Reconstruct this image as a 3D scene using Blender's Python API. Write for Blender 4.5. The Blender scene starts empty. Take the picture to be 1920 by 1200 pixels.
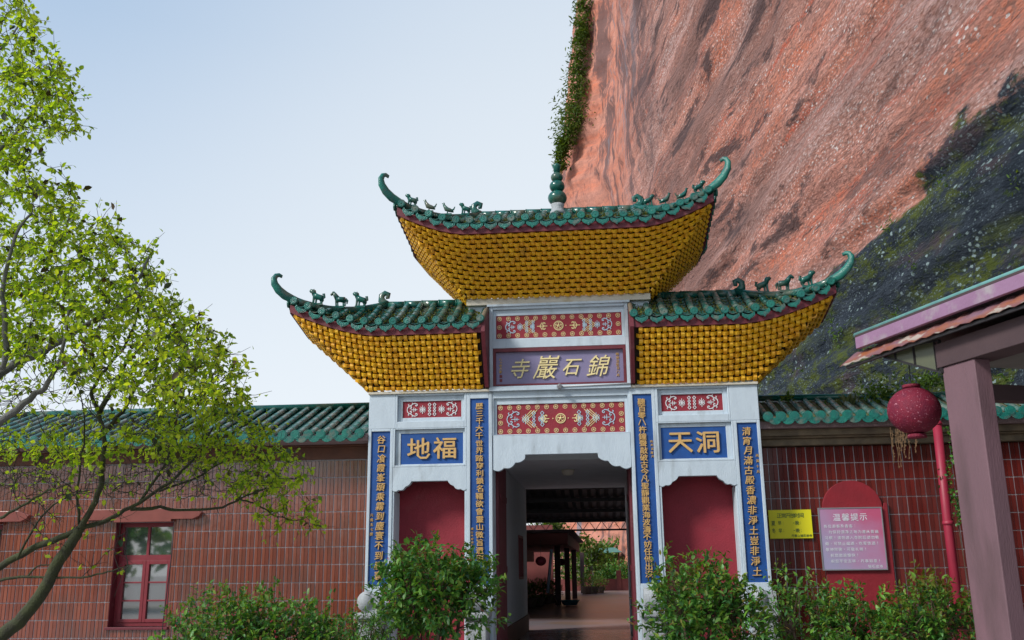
import bpy, math, random
import numpy as np
from mathutils import Vector, Matrix
random.seed(7); rng = np.random.default_rng(7)
sc = bpy.context.scene
C = sc.collection
R = math.radians
# ------------------------------------------------------------------ camera
YAW, PITCH, ROLL = 0.0906, 0.2527, -0.0114
FPX = 1804.2
CAM = np.array([0.514, -12.5, 1.6])
fw = np.array([-math.sin(YAW)*math.cos(PITCH), math.cos(YAW)*math.cos(PITCH), math.sin(PITCH)])
rt = np.array([math.cos(YAW), math.sin(YAW), 0.0]); up = np.cross(rt, fw)
rt, up = math.cos(ROLL)*rt+math.sin(ROLL)*up, -math.sin(ROLL)*rt+math.cos(ROLL)*up
cd = bpy.data.cameras.new('camera'); cam = bpy.data.objects.new('camera', cd); C.objects.link(cam)
cd.sensor_width = 36; cd.lens = FPX/1920*36; cd.clip_end = 2000; cd.clip_start = .05
cam.matrix_world = Matrix(((rt[0], up[0], -fw[0], CAM[0]), (rt[1], up[1], -fw[1], CAM[1]), (rt[2], up[2], -fw[2], CAM[2]), (0, 0, 0, 1)))
sc.camera = cam
def at(px, py, Y):                       # point of the place seen at a photo pixel, at depth Y
    d = fw+rt*(px-960)/FPX+up*(600-py)/FPX
    return Vector(CAM+d*(Y-CAM[1])/d[1])
# ------------------------------------------------------------------ world, sun, exposure
SUN_EL, SUN_AZ = R(38), R(-128)          # azimuth from +Y towards +X ; soft hazy sun, left and behind the viewer
w = bpy.data.worlds.new('World'); sc.world = w; w.use_nodes = True
nt = w.node_tree; nt.nodes.clear()
def N(t, k, **kw):
    n = t.nodes.new(k)
    for a, b in kw.items(): setattr(n, a, b)
    return n
out = N(nt, 'ShaderNodeOutputWorld'); bg = N(nt, 'ShaderNodeBackground'); sky = N(nt, 'ShaderNodeTexSky')
sky.sky_type = 'NISHITA'; sky.sun_disc = False; sky.sun_elevation = SUN_EL; sky.sun_rotation = SUN_AZ
sky.air_density = 1.0; sky.dust_density = 3.0; sky.ozone_density = 1.5
geo = N(nt, 'ShaderNodeTexCoord'); sep = N(nt, 'ShaderNodeSeparateXYZ'); nt.links.new(geo.outputs['Generated'], sep.inputs[0])
mr = N(nt, 'ShaderNodeValToRGB'); nt.links.new(sep.outputs['Z'], mr.inputs[0])
e = mr.color_ramp.elements
e[0].position = 0.0; e[0].color = (.86, .90, .95, 1)
e[1].position = 0.9; e[1].color = (.27, .42, .66, 1)
for p, c in ((.12, (.80, .85, .915, 1)), (.28, (.64, .73, .83, 1)), (.5, (.43, .56, .73, 1))):
    k = e.new(p); k.color = c
gd = N(nt, 'ShaderNodeVectorMath', operation='DOT_PRODUCT'); gd.inputs[1].default_value = (.10, .975, .20); nt.links.new(geo.outputs['Generated'], gd.inputs[0])
gm = N(nt, 'ShaderNodeMapRange', interpolation_type='SMOOTHSTEP'); gm.inputs[1].default_value = .75; gm.inputs[2].default_value = 1.02; gm.inputs[4].default_value = .85; nt.links.new(gd.outputs['Value'], gm.inputs[0])
hz_ = N(nt, 'ShaderNodeMix', data_type='RGBA'); nt.links.new(gm.outputs[0], hz_.inputs[0]); nt.links.new(mr.outputs[0], hz_.inputs[6]); hz_.inputs[7].default_value = (.80, .845, .875, 1)
sc10 = N(nt, 'ShaderNodeVectorMath', operation='SCALE'); sc10.inputs['Scale'].default_value = 10.5
nt.links.new(hz_.outputs[2], sc10.inputs[0])
mx = N(nt, 'ShaderNodeMix', data_type='RGBA'); mx.inputs[0].default_value = .82
nt.links.new(sky.outputs[0], mx.inputs[6]); nt.links.new(sc10.outputs[0], mx.inputs[7])
nt.links.new(mx.outputs[2], bg.inputs[0]); bg.inputs[1].default_value = .088
nt.links.new(bg.outputs[0], out.inputs[0])
sl = bpy.data.lights.new('sun', 'SUN'); so = bpy.data.objects.new('sun', sl); C.objects.link(so)
sl.energy = 2.6; sl.angle = R(13); sl.color = (1, .96, .90)
sd = Vector((math.sin(SUN_AZ)*math.cos(SUN_EL), math.cos(SUN_AZ)*math.cos(SUN_EL), math.sin(SUN_EL)))
so.rotation_euler = sd.to_track_quat('Z', 'Y').to_euler(); so.location = (0, 0, 60)
sc.view_settings.view_transform = 'Standard'; sc.view_settings.look = 'None'
sc.view_settings.exposure = 0.40; sc.view_settings.gamma = 1; sc.view_settings.use_curve_mapping = False
sc.cycles.max_bounces = 6; sc.cycles.diffuse_bounces = 3; sc.cycles.transparent_max_bounces = 8
# ------------------------------------------------------------------ materials
def mat(name, col, rough=.6, col2=None, nscale=4., amt=.6, bump=0., bscale=40., spec=.5, transl=0., dirt=None, dscale=1.5, dlo=.52, dhi=.7, isl=None, stretch=(1, 1, 1), metal=0.):
    m = bpy.data.materials.new(name); m.use_nodes = True; t = m.node_tree
    b = t.nodes['Principled BSDF']; o = t.nodes['Material Output']
    b.inputs['Roughness'].default_value = rough; b.inputs['Specular IOR Level'].default_value = spec; b.inputs['Metallic'].default_value = metal
    tc = N(t, 'ShaderNodeNewGeometry'); mp = N(t, 'ShaderNodeMapping'); mp.inputs['Scale'].default_value = stretch
    t.links.new(tc.outputs['Position'], mp.inputs[0])
    last = None
    rgb = N(t, 'ShaderNodeRGB'); rgb.outputs[0].default_value = (*col, 1); last = rgb.outputs[0]
    def mixin(a, fac, c2):
        x = N(t, 'ShaderNodeMix', data_type='RGBA'); t.links.new(fac, x.inputs[0]); t.links.new(a, x.inputs[6]); x.inputs[7].default_value = (*c2, 1); return x.outputs[2]
    def noise(s, det=5, lo=.35, hi=.65):
        n = N(t, 'ShaderNodeTexNoise'); n.inputs['Scale'].default_value = s; n.inputs['Detail'].default_value = det; t.links.new(mp.outputs[0], n.inputs['Vector'])
        r = N(t, 'ShaderNodeMapRange'); r.inputs[1].default_value = lo; r.inputs[2].default_value = hi; t.links.new(n.outputs[0], r.inputs[0]); return r
    if col2:
        r = noise(nscale); r.inputs[4].default_value = amt; last = mixin(last, r.outputs[0], col2)
    if isl:
        rr = N(t, 'ShaderNodeValToRGB'); t.links.new(tc.outputs['Random Per Island'], rr.inputs[0])
        el = rr.color_ramp.elements; el[0].color = (*isl[0], 1); el[1].color = (*isl[-1], 1)
        for i, c in enumerate(isl[1:-1]):
            k = el.new((i+1)/(len(isl)-1)); k.color = (*c, 1)
        last = rr.outputs[0]
        r = noise(2.5, 3); r.inputs[4].default_value = .35; last = mixin(last, r.outputs[0], tuple(v*.55 for v in isl[0]))
    if dirt:
        r = noise(dscale, 8, dlo, dhi); r.inputs[4].default_value = .85; last = mixin(last, r.outputs[0], dirt)
    t.links.new(last, b.inputs['Base Color'])
    if bump:
        n = N(t, 'ShaderNodeTexNoise'); n.inputs['Scale'].default_value = bscale; n.inputs['Detail'].default_value = 6; t.links.new(mp.outputs[0], n.inputs['Vector'])
        bp = N(t, 'ShaderNodeBump'); bp.inputs['Distance'].default_value = .02; bp.inputs['Strength'].default_value = bump
        t.links.new(n.outputs[0], bp.inputs['Height']); t.links.new(bp.outputs[0], b.inputs['Normal'])
    if transl:
        tr = N(t, 'ShaderNodeBsdfTranslucent'); ms = N(t, 'ShaderNodeMixShader'); ms.inputs[0].default_value = transl
        g = N(t, 'ShaderNodeMix', data_type='RGBA', blend_type='MULTIPLY'); g.inputs[0].default_value = 1; t.links.new(last, g.inputs[6]); g.inputs[7].default_value = (2.0, 1.9, .6, 1)
        t.links.new(g.outputs[2], tr.inputs[0]); t.links.new(b.outputs[0], ms.inputs[1]); t.links.new(tr.outputs[0], ms.inputs[2]); t.links.new(ms.outputs[0], o.inputs[0])
    return m
M = dict(
 plaster=mat('pale_plaster', (.53, .62, .69), .75, (.43, .51, .58), 6, .5, .25, 60, dirt=(.20, .22, .22), dscale=2.6, dlo=.56, dhi=.80, stretch=(1.8, 1.8, .45)),
 cream=mat('cream_plaster', (.62, .58, .48), .8, (.50, .46, .38), 5, .5, .2, 50, dirt=(.42, .30, .10), dscale=4, dlo=.55, dhi=.75),
 red=mat('red_plaster', (.29, .018, .034), .7, (.21, .014, .026), 4, .6, .3, 50, dirt=(.24, .05, .06), dscale=3, dlo=.58, dhi=.8),
 blue=mat('blue_paint', (.005, .075, .30), .65, (.004, .05, .21), 7, .7, .15, 60),
 gold=mat('gold_paint', (.66, .42, .15), .5, (.52, .32, .12), 30, .7),
 palegold=mat('pale_gold', (.78, .66, .32), .5),
 scroll=mat('pale_blue_relief', (.42, .56, .66), .6), whiter=mat('white_relief', (.66, .68, .70), .6),
 darkred=mat('dark_red_paint', (.155, .018, .03), .55, (.09, .012, .02), 5, .6, .15, 40, dirt=(.25, .10, .11), dscale=5, dlo=.6, dhi=.8),
 plate=mat('mauve_board', (.19, .17, .30), .45, (.24, .20, .33), 3, .5),
 yellow=mat('yellow_glaze', (.88, .50, .016), .38, (.74, .32, .012), 9, .8, .25, 50, dirt=(.22, .12, .03), dscale=6, dlo=.58, dhi=.80),
 backing=mat('dark_backing', (.035, .024, .014), .9),
 green=mat('green_glaze', (.010, .115, .088), .2, (.006, .06, .055), 9, .7, .15, 40, dirt=(.11, .12, .08), dscale=5, dlo=.50, dhi=.66),
 greentop=mat('weathered_green_glaze', (.022, .15, .12), .28, (.012, .07, .065), 8, .8, .35, 40, dirt=(.20, .22, .18), dscale=5, dlo=.44, dhi=.62),
 greencap=mat('green_cap_glaze', (.012, .18, .135), .28, (.008, .09, .085), 9, .9, .35, 70, dirt=(.14, .17, .13), dscale=9, dlo=.54, dhi=.70),
 moss=mat('mossy_deck', (.05, .06, .03), .95, (.10, .12, .02), 6, .9, .6, 40, dirt=(.14, .12, .09), dscale=9, dlo=.5, dhi=.6),
 tile=mat('red_brown_tile', (.19, .042, .022), .16, isl=[(.26, .062, .032), (.20, .045, .024), (.30, .080, .042), (.17, .036, .02), (.24, .06, .034)], bump=.10, bscale=7, spec=.5, dirt=(.12, .05, .035), dscale=1.6, dlo=.50, dhi=.72),
 tile2=mat('dark_red_tile', (.15, .02, .016), .2, isl=[(.135, .016, .013), (.105, .013, .011), (.16, .021, .017), (.12, .015, .012)], bump=.06, bscale=8, spec=.35),
 hood=mat('glazed_brown_ledge', (.25, .07, .055), .3, (.18, .05, .04), 6, .6),
 grout=mat('grout', (.42, .40, .42), .9),
 granite=mat('pink_granite_wash', (.34, .24, .25), .85, (.16, .12, .12), 90, .8, .2, 80),
 beam=mat('brown_beam', (.13, .045, .022), .6, (.08, .03, .018), 5, .6, .1),
 mould=mat('stained_cornice', (.22, .17, .11), .8, (.10, .08, .055), 6, .8, .3, 40),
 window=mat('red_window_paint', (.22, .018, .03), .5, (.16, .014, .02), 9, .6),
 stone=mat('grey_carved_stone', (.40, .43, .45), .85, (.28, .30, .31), 12, .7, .5, 50),
 ground=mat('paving', (.36, .32, .30), .8, (.28, .25, .23), 2, .7, .3, 20),
 wetfloor=mat('smooth_floor', (.30, .31, .35), .22, (.20, .21, .24), 2.5, .8, .08, 12, dirt=(.36, .24, .20), dscale=.8, dlo=.5, dhi=.62),
 white=mat('white_wall_paint', (.55, .58, .60), .8, (.48, .50, .52), 3, .5, .1),
 pillar=mat('mauve_pillar_paint', (.18, .10, .12), .6, (.145, .085, .10), 2, .6, .2, 30, dirt=(.09, .055, .06), dscale=1.6, dlo=.52, dhi=.78, stretch=(2.5, 2.5, .6)),
 pillar2=mat('dark_brown_paint', (.075, .045, .05), .7, (.05, .03, .035), 3, .6, .1),
 pink=mat('mauve_fascia', (.30, .17, .28), .6, (.25, .135, .23), 4, .7, .2, 30, dirt=(.36, .33, .34), dscale=5, dlo=.56, dhi=.72),
 teal=mat('teal_pipe', (.16, .38, .36), .5, (.10, .26, .25), 8, .7),
 rust=mat('rusty_sheet', (.20, .11, .15), .6, (.30, .09, .025), 3, .95, .2, 20, dirt=(.42, .38, .33), dscale=2.2, dlo=.54, dhi=.58, stretch=(2.2, 1.0, 3)),
 steel=mat('black_steel', (.02, .018, .02), .5), iron=mat('grey_metal', (.35, .36, .38), .4, metal=.6),
 glass_olive=mat('dull_pane', (.11, .12, .07), .25, (.07, .08, .05), 2, .6),
 redpole=mat('red_pole_paint', (.33, .02, .05), .5, (.26, .016, .04), 7, .6),
 lantern=mat('red_lantern_cloth', (.20, .005, .028), .7, (.13, .005, .03), 14, .8, .5, 90, dirt=(.55, .22, .28), dscale=60, dlo=.62, dhi=.68),
 tassel=mat('dried_vine', (.20, .12, .06), .9), yel=mat('yellow_sign_board', (.80, .74, .012), .5), ink=mat('dark_green_ink', (.02, .09, .04), .6),
 bark=mat('mossy_bark', (.045, .055, .018), .9, (.03, .028, .02), 9, .8, .6, 60), barkgrey=mat('pale_bark', (.14, .14, .13), .9, (.07, .075, .06), 9, .8, .5, 60),
 twig=mat('dark_twig', (.035, .032, .026), .9), stem=mat('shrub_stem', (.09, .06, .04), .9),
 leaf=mat('spring_leaf', (.1, .2, .02), .42, isl=[(.24, .38, .02), (.36, .48, .03), (.13, .27, .018), (.44, .52, .05), (.28, .42, .03), (.08, .17, .015)], transl=.55, spec=.35),
 leafold=mat('old_leaf', (.1, .2, .02), .5, isl=[(.02, .05, .02), (.05, .045, .015), (.08, .04, .015), (.03, .06, .02)], transl=.1, spec=.3),
 bush=mat('shrub_leaf', (.03, .1, .02), .42, isl=[(.055, .18, .035), (.09, .28, .04), (.026, .09, .03), (.17, .36, .04), (.045, .17, .06), (.28, .38, .05)], transl=.22, spec=.4),
 bushy=mat('young_shrub_leaf', (.1, .2, .02), .55, isl=[(.14, .20, .02), (.09, .17, .02), (.20, .20, .03), (.17, .07, .03)], transl=.35, spec=.4),
 flower=mat('small_red_flower', (.35, .02, .04), .6),
 plantg=mat('wild_plant', (.05, .12, .02), .6, isl=[(.05, .11, .015), (.10, .18, .02), (.03, .07, .015), (.15, .21, .03)], transl=.3, spec=.3),
 litter=mat('moss_and_litter', (.1, .1, .04), .9, isl=[(.06, .09, .015), (.12, .14, .02), (.12, .09, .05), (.09, .12, .02), (.17, .14, .08)], transl=.1, spec=.1),
 drygrass=mat('dry_grass', (.2, .2, .1), .8, isl=[(.12, .16, .05), (.20, .20, .11), (.08, .13, .04)], transl=.3, spec=.2),
 courtred=mat('courtyard_red', (.20, .05, .045), .7, (.13, .035, .03), 2, .6), bluep=mat('blue_plastic', (.02, .22, .32), .4),
 sheet=mat('dark_steel_sheet', (.045, .05, .055), .5, (.03, .03, .035), 3, .6), pvc=mat('blue_grey_pipe', (.25, .33, .42), .4), clay=mat('clay_pot', (.14, .10, .08), .8),
 signtext=mat('pale_print', (.68, .70, .76), .6))
for k_, v_ in (('tile', 1.95), ('tile2', 1.6)): M[k_].node_tree.nodes['Principled BSDF'].inputs['IOR'].default_value = v_
# glass that mirrors what is in front of it
g = mat('window_glass', (.05, .065, .065), .03, spec=1.0); g.node_tree.nodes['Principled BSDF'].inputs['Coat Weight'].default_value = .9; g.node_tree.nodes['Principled BSDF'].inputs['Coat Roughness'].default_value = .02
g.node_tree.nodes['Principled BSDF'].inputs['IOR'].default_value = 2.2; M['glass'] = g
# faded notice sheet: printed pink-lilac fade across the sheet
def notice_mat():
    m = bpy.data.materials.new('faded_notice_sheet'); m.use_nodes = True; t = m.node_tree; b = t.nodes['Principled BSDF']; b.inputs['Roughness'].default_value = .35
    tc = N(t, 'ShaderNodeTexCoord'); s = N(t, 'ShaderNodeSeparateXYZ'); t.links.new(tc.outputs['Generated'], s.inputs[0])
    n = N(t, 'ShaderNodeTexNoise'); n.inputs['Scale'].default_value = 3; t.links.new(tc.outputs['Generated'], n.inputs[0])
    a = N(t, 'ShaderNodeMath', operation='ADD'); t.links.new(s.outputs[0], a.inputs[0]); t.links.new(s.outputs[2], a.inputs[1])
    a2 = N(t, 'ShaderNodeMath', operation='ADD'); t.links.new(a.outputs[0], a2.inputs[0]); t.links.new(n.outputs[0], a2.inputs[1])
    r = N(t, 'ShaderNodeValToRGB'); mm = N(t, 'ShaderNodeMath', operation='MULTIPLY'); mm.inputs[1].default_value = .4; t.links.new(a2.outputs[0], mm.inputs[0]); t.links.new(mm.outputs[0], r.inputs[0])
    el = r.color_ramp.elements; el[0].position = .3; el[0].color = (.36, .33, .50, 1); el[1].position = .95; el[1].color = (.52, .10, .20, 1); k = el.new(.62); k.color = (.45, .24, .40, 1)
    t.links.new(r.outputs[0], b.inputs['Base Color']); return m
M['notice'] = notice_mat()
# ------------------------------------------------------------------ mesh helpers
class MB:
    def __init__(s): s.v = []; s.f = []; s.sm = []
    def add(s, v, f, smooth=False):
        o = len(s.v); s.v += [tuple(p) for p in v]; s.f += [tuple(i+o for i in q) for q in f]; s.sm += [smooth]*len(f); return s
    def box(s, x0, x1, y0, y1, z0, z1, mtx=None):
        v = [Vector(p) for p in ((x0, y0, z0), (x1, y0, z0), (x1, y1, z0), (x0, y1, z0), (x0, y0, z1), (x1, y0, z1), (x1, y1, z1), (x0, y1, z1))]
        if mtx: v = [mtx @ p for p in v]
        return s.add(v, [(0, 3, 2, 1), (4, 5, 6, 7), (0, 1, 5, 4), (1, 2, 6, 5), (2, 3, 7, 6), (3, 0, 4, 7)])
    def hole(s, x0, x1, z0, z1, a0, a1, b0, b1, y0, y1):    # slab with a rectangular opening
        s.box(x0, a0, y0, y1, z0, z1); s.box(a1, x1, y0, y1, z0, z1); s.box(a0, a1, y0, y1, b1, z1); return s.box(a0, a1, y0, y1, z0, b0)
    def prism(s, pts, y0, y1, plane='xz'):
        n = len(pts)
        mk = (lambda p, y: (p[0], y, p[1])) if plane == 'xz' else ((lambda p, y: (y, p[0], p[1])) if plane == 'yz' else (lambda p, y: (p[0], p[1], y)))
        v = [mk(p, y0) for p in pts]+[mk(p, y1) for p in pts]
        return s.add(v, [tuple(range(n)), tuple(range(2*n-1, n-1, -1))]+[(i, i+n, (i+1) % n+n, (i+1) % n) for i in range(n)])
    def tube(s, pts, rad, n=8, cap=True, flat=(1, 1), upv=None):
        pts = [Vector(p) for p in pts]; k = len(pts)
        if not hasattr(rad, '__len__'): rad = [rad]*k
        o = len(s.v); prev = None
        for i, p in enumerate(pts):
            t = (pts[min(i+1, k-1)]-pts[max(i-1, 0)]).normalized()
            ref = upv or (prev if prev else (Vector((0, 0, 1)) if abs(t.z) < .9 else Vector((1, 0, 0))))
            a = t.cross(ref).normalized(); b = a.cross(t).normalized(); prev = b
            for j in range(n):
                q = 2*math.pi*j/n+math.pi/n
                s.v.append(tuple(p+a*math.cos(q)*rad[i]*flat[0]+b*math.sin(q)*rad[i]*flat[1]))
        for i in range(k-1):
            for j in range(n):
                s.f.append((o+i*n+j, o+i*n+(j+1) % n, o+(i+1)*n+(j+1) % n, o+(i+1)*n+j)); s.sm.append(n > 5)
        if cap:
            s.f.append(tuple(o+j for j in range(n-1, -1, -1))); s.f.append(tuple(o+(k-1)*n+j for j in range(n))); s.sm += [False, False]
        return s
    def lathe(s, prof, c=(0, 0, 0), n=24):                  # prof: (r, z)
        return s.tube([(c[0], c[1], c[2]+z) for r, z in prof], [max(r, .0005) for r, z in prof], n, True, upv=Vector((0, 1, 0)))
    def ball(s, c, r, n=12, sq=(1, 1, 1)):
        o = len(s.v); m = n//2
        for i in range(m+1):
            a = math.pi*i/m
            for j in range(n):
                b = 2*math.pi*j/n; s.v.append((c[0]+r*sq[0]*math.sin(a)*math.cos(b), c[1]+r*sq[1]*math.sin(a)*math.sin(b), c[2]+r*sq[2]*math.cos(a)))
        for i in range(m):
            for j in range(n): s.f.append((o+i*n+j, o+(i+1)*n+j, o+(i+1)*n+(j+1) % n, o+i*n+(j+1) % n)); s.sm.append(True)
        return s
    def mesh(s, name, m, off=(0, 0, 0)):
        me = bpy.data.meshes.new(name); me.from_pydata([(x-off[0], y-off[1], z-off[2]) for x, y, z in s.v], [], s.f)
        me.materials.append(m); me.polygons.foreach_set('use_smooth', s.sm); me.update(); return me
W = {}
def wl(o): return W.get(o.name, Vector((0, 0, 0)))
def link(name, data, parent=None, loc=(0, 0, 0), kind=None, mtx=None):     # loc / mtx in place coordinates
    o = bpy.data.objects.new(name, data); C.objects.link(o)
    if mtx is not None:
        o.matrix_basis = Matrix.Translation(-wl(parent) if parent else Vector()) @ mtx; W[o.name] = mtx.translation.copy()
    else:
        o.location = Vector(loc)-(wl(parent) if parent else Vector()); W[o.name] = Vector(loc)
    if parent: o.parent = parent
    if kind: o['kind'] = kind
    return o
def B(name, mb, m, parent=None, loc=None, kind=None, bev=0, label=None):
    if loc is None:
        a = np.array(mb.v); loc = ((a[:, 0].min()+a[:, 0].max())/2, (a[:, 1].min()+a[:, 1].max())/2, a[:, 2].min())
        loc = tuple(float(q) for q in loc)
    o = link(name, mb.mesh(name, M[m] if isinstance(m, str) else m, loc), parent, loc, kind)
    if bev:
        b = o.modifiers.new('bevel', 'BEVEL'); b.width = bev; b.segments = 2; b.limit_method = 'ANGLE'
    if label: o['label'] = label
    return o
def thing(name, label, cat, loc=(0, 0, 0), group=None):
    o = link(name, None, None, loc); o.empty_display_size = .2; return tag(o, label, cat, group)
def tag(o, label, cat, group=None):
    o['label'] = label; o['category'] = cat
    if group: o['group'] = group
    return o
def struct(o): o['kind'] = 'structure'; return o
def P(t0, t1, k): return tuple(a+(b-a)*k for a, b in zip(t0, t1))
# value noise in numpy
def vnoise(x, y, seed=0):
    xi = np.floor(x).astype(np.int64); yi = np.floor(y).astype(np.int64); xf = x-xi; yf = y-yi
    def h(a, b):
        q = (a*374761393+b*668265263+seed*1274126177) & 0xffffffff; q = ((q ^ (q >> 13))*1103515245) & 0xffffffff
        return ((q ^ (q >> 16)) & 0xffff)/65535.0
    u = xf*xf*(3-2*xf); v = yf*yf*(3-2*yf)
    return (h(xi, yi)*(1-u)+h(xi+1, yi)*u)*(1-v)+(h(xi, yi+1)*(1-u)+h(xi+1, yi+1)*u)*v-.5
def fbm(x, y, o=5, seed=0):
    s = 0; a = 1.
    for i in range(o): s = s+a*vnoise(x*2**i, y*2**i, seed+i); a *= .5
    return s
# foliage -----------------------------------------------------------
def leafarrays(pos, dirs, nrm, size, wid=.48):
    pos = np.asarray(pos, float); d = np.asarray(dirs, float); d = d/np.linalg.norm(d, axis=1, keepdims=True)
    n = np.asarray(nrm, float); s = np.cross(d, n); s /= np.linalg.norm(s, axis=1, keepdims=True)+1e-9; n = np.cross(s, d)
    L = np.asarray(size, float)[:, None]; wv = L*wid*.5
    v = np.stack([pos, pos+d*L*.35+s*wv+n*L*.06, pos+d*L*.38-n*L*.02, pos+d*L*.35-s*wv+n*L*.06, pos+d*L*.72+s*wv*.75+n*L*.02, pos+d*L*.72-s*wv*.75+n*L*.02, pos+d*L-n*L*.14, pos+d*L*.74-n*L*.06], 1)
    return v
LF = np.array([(0, 2, 1, 1), (0, 3, 2, 2), (1, 2, 7, 4), (3, 5, 7, 2), (4, 7, 6, 6), (5, 6, 7, 7)])
def leafmesh(name, v, m):
    n = len(v); faces = []
    base = [(0, 2, 1), (0, 3, 2), (1, 2, 7, 4), (2, 3, 5, 7), (4, 7, 6), (5, 6, 7)]
    co = v.reshape(-1, 3)
    idx = []; st = []; tot = []
    k = 0
    flat = np.concatenate([np.array(b) for b in base]); lens = np.array([len(b) for b in base])
    idx = (flat[None, :]+8*np.arange(n)[:, None]).ravel(); tot = np.tile(lens, n); st = np.concatenate([[0], np.cumsum(tot)[:-1]])
    me = bpy.data.meshes.new(name); me.vertices.add(len(co)); me.vertices.foreach_set('co', co.ravel())
    me.loops.add(len(idx)); me.loops.foreach_set('vertex_index', idx); me.polygons.add(len(tot)); me.polygons.foreach_set('loop_start', st)
    me.update(calc_edges=True); me.materials.append(m); return me
one_leaf = {}
def place_leaves(parent, pos, dirs, nrm, size, m, nobj, wid=.5, stuff='foliage'):
    """the nobj largest leaves as objects of their own, the rest joined"""
    pos = np.asarray(pos); dirs = np.asarray(dirs); nrm = np.asarray(nrm); size = np.asarray(size)
    dist = np.linalg.norm(pos-CAM, axis=1); order = np.argsort(-size/dist)
    key = (m.name, wid)
    if nobj and key not in one_leaf:
        one_leaf[key] = leafmesh('leaf', leafarrays([[0, 0, 0]], [[1, 0, 0]], [[0, 0, 1]], [1.0], wid), m)
    for i in order[:nobj]:
        d = Vector(dirs[i]).normalized(); n = Vector(nrm[i]); s = d.cross(n).normalized(); n = s.cross(d)
        mt = Matrix(((d.x, -s.x, n.x, pos[i][0]), (d.y, -s.y, n.y, pos[i][1]), (d.z, -s.z, n.z, pos[i][2]), (0, 0, 0, 1))) @ Matrix.Scale(float(size[i]), 4)
        link('leaf', one_leaf[key], parent, mtx=mt)
    r = order[nobj:]
    v = leafarrays(pos[r], dirs[r], nrm[r], size[r], wid)
    o = wl(parent); v = v-np.array(o)
    return link(stuff, leafmesh(stuff, v, m), parent, o, 'stuff')
def unit(n):
    v = rng.normal(size=(n, 3)); return v/np.linalg.norm(v, axis=1, keepdims=True)
# text --------------------------------------------------------------
_ch = {}
def glyph(ch, size, ext, off, m, sx=1., shear=0.):
    k = (ch, size, ext, off, m, sx, shear)
    if k not in _ch:
        cu = bpy.data.curves.new('glyph', 'FONT'); cu.body = ch; cu.size = size; cu.extrude = ext; cu.align_x = 'CENTER'; cu.shear = shear; cu.resolution_u = 1
        o = bpy.data.objects.new('glyph', cu); C.objects.link(o)
        me = bpy.data.meshes.new_from_object(o.evaluated_get(bpy.context.evaluated_depsgraph_get())); bpy.data.objects.remove(o)
        if len(me.vertices):
            a = np.array([v.co for v in me.vertices]); cx = (a[:, 0].min()+a[:, 0].max())/2; cy = (a[:, 1].min()+a[:, 1].max())/2
            for v in me.vertices: v.co = ((v.co.x-cx)*sx, -v.co.z, v.co.y-cy)
        if off:
            co = np.array([v.co for v in me.vertices]); fs = [tuple(p.vertices) for p in me.polygons]; V_ = []; F_ = []
            for q, (dx, dz) in enumerate(((0, 0), (-.9, .35), (.9, -.35), (.3, .7), (-.3, -.7))):
                V_ += [(x+dx*off*size, y+.0004*q, z+dz*off*size) for x, y, z in co]; F_ += [tuple(i+q*len(co) for i in f_) for f_ in fs]
            me = bpy.data.meshes.new('character'); me.from_pydata(V_, [], F_)
        me.materials.clear(); me.materials.append(M[m]); _ch[k] = me
    return _ch[k]
def text_v(s, x, y, ztop, zbot, size, parent, m='gold', off=.022, ext=.012, sx=1., jit=.004, shear=0, name='character'):
    n = len(s)
    for i, ch in enumerate(s):
        z = ztop-(ztop-zbot)*(i+.5)/n
        o = link(name, glyph(ch, size, ext, off, m, sx, shear), parent, (x+random.uniform(-jit, jit), y, z))
        o.rotation_euler.y = random.uniform(-.05, .05)*(jit > 0)
def text_h(s, x0, x1, y, z, size, parent, m='gold', off=.022, ext=.012, sx=1., shear=0, name='character', scales=None, dz=None):
    n = len(s)
    for i, ch in enumerate(s):
        if ch == ' ': continue
        o = link(name, glyph(ch, size, ext, off, m, sx, shear), parent, (x0+(x1-x0)*(i+.5)/n, y, z+(dz[i] if dz else 0)))
        if scales: o.scale = (scales[i],)*3
# ================================================================== GROUND
b = MB(); b.add([(-400, -400, 0), (400, -400, 0), (400, 400, 0), (-400, 400, 0)], [(0, 1, 2, 3)]); struct(B('ground', b, 'ground', None, (0, 0, 0)))
b = MB().box(-1.6, 1.6, -.62, .0, .004, .17).box(-1.6, 1.6, -.31, .0, .17, .34).box(-1.28, 1.28, -.0, 6, .004, .5)
struct(B('passage_floor', b, 'wetfloor', None, (0, 0, 0)))
b = MB().box(-12, 7, 6.0, 44, .004, .496); struct(B('courtyard_floor', b, mat('courtyard_paving', (.30, .21, .21), .28, (.22, .20, .22), .8, .9, .1, 10, dirt=(.26, .17, .12), dscale=.6, dlo=.5, dhi=.6), None, (0, 0, 0)))
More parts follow.
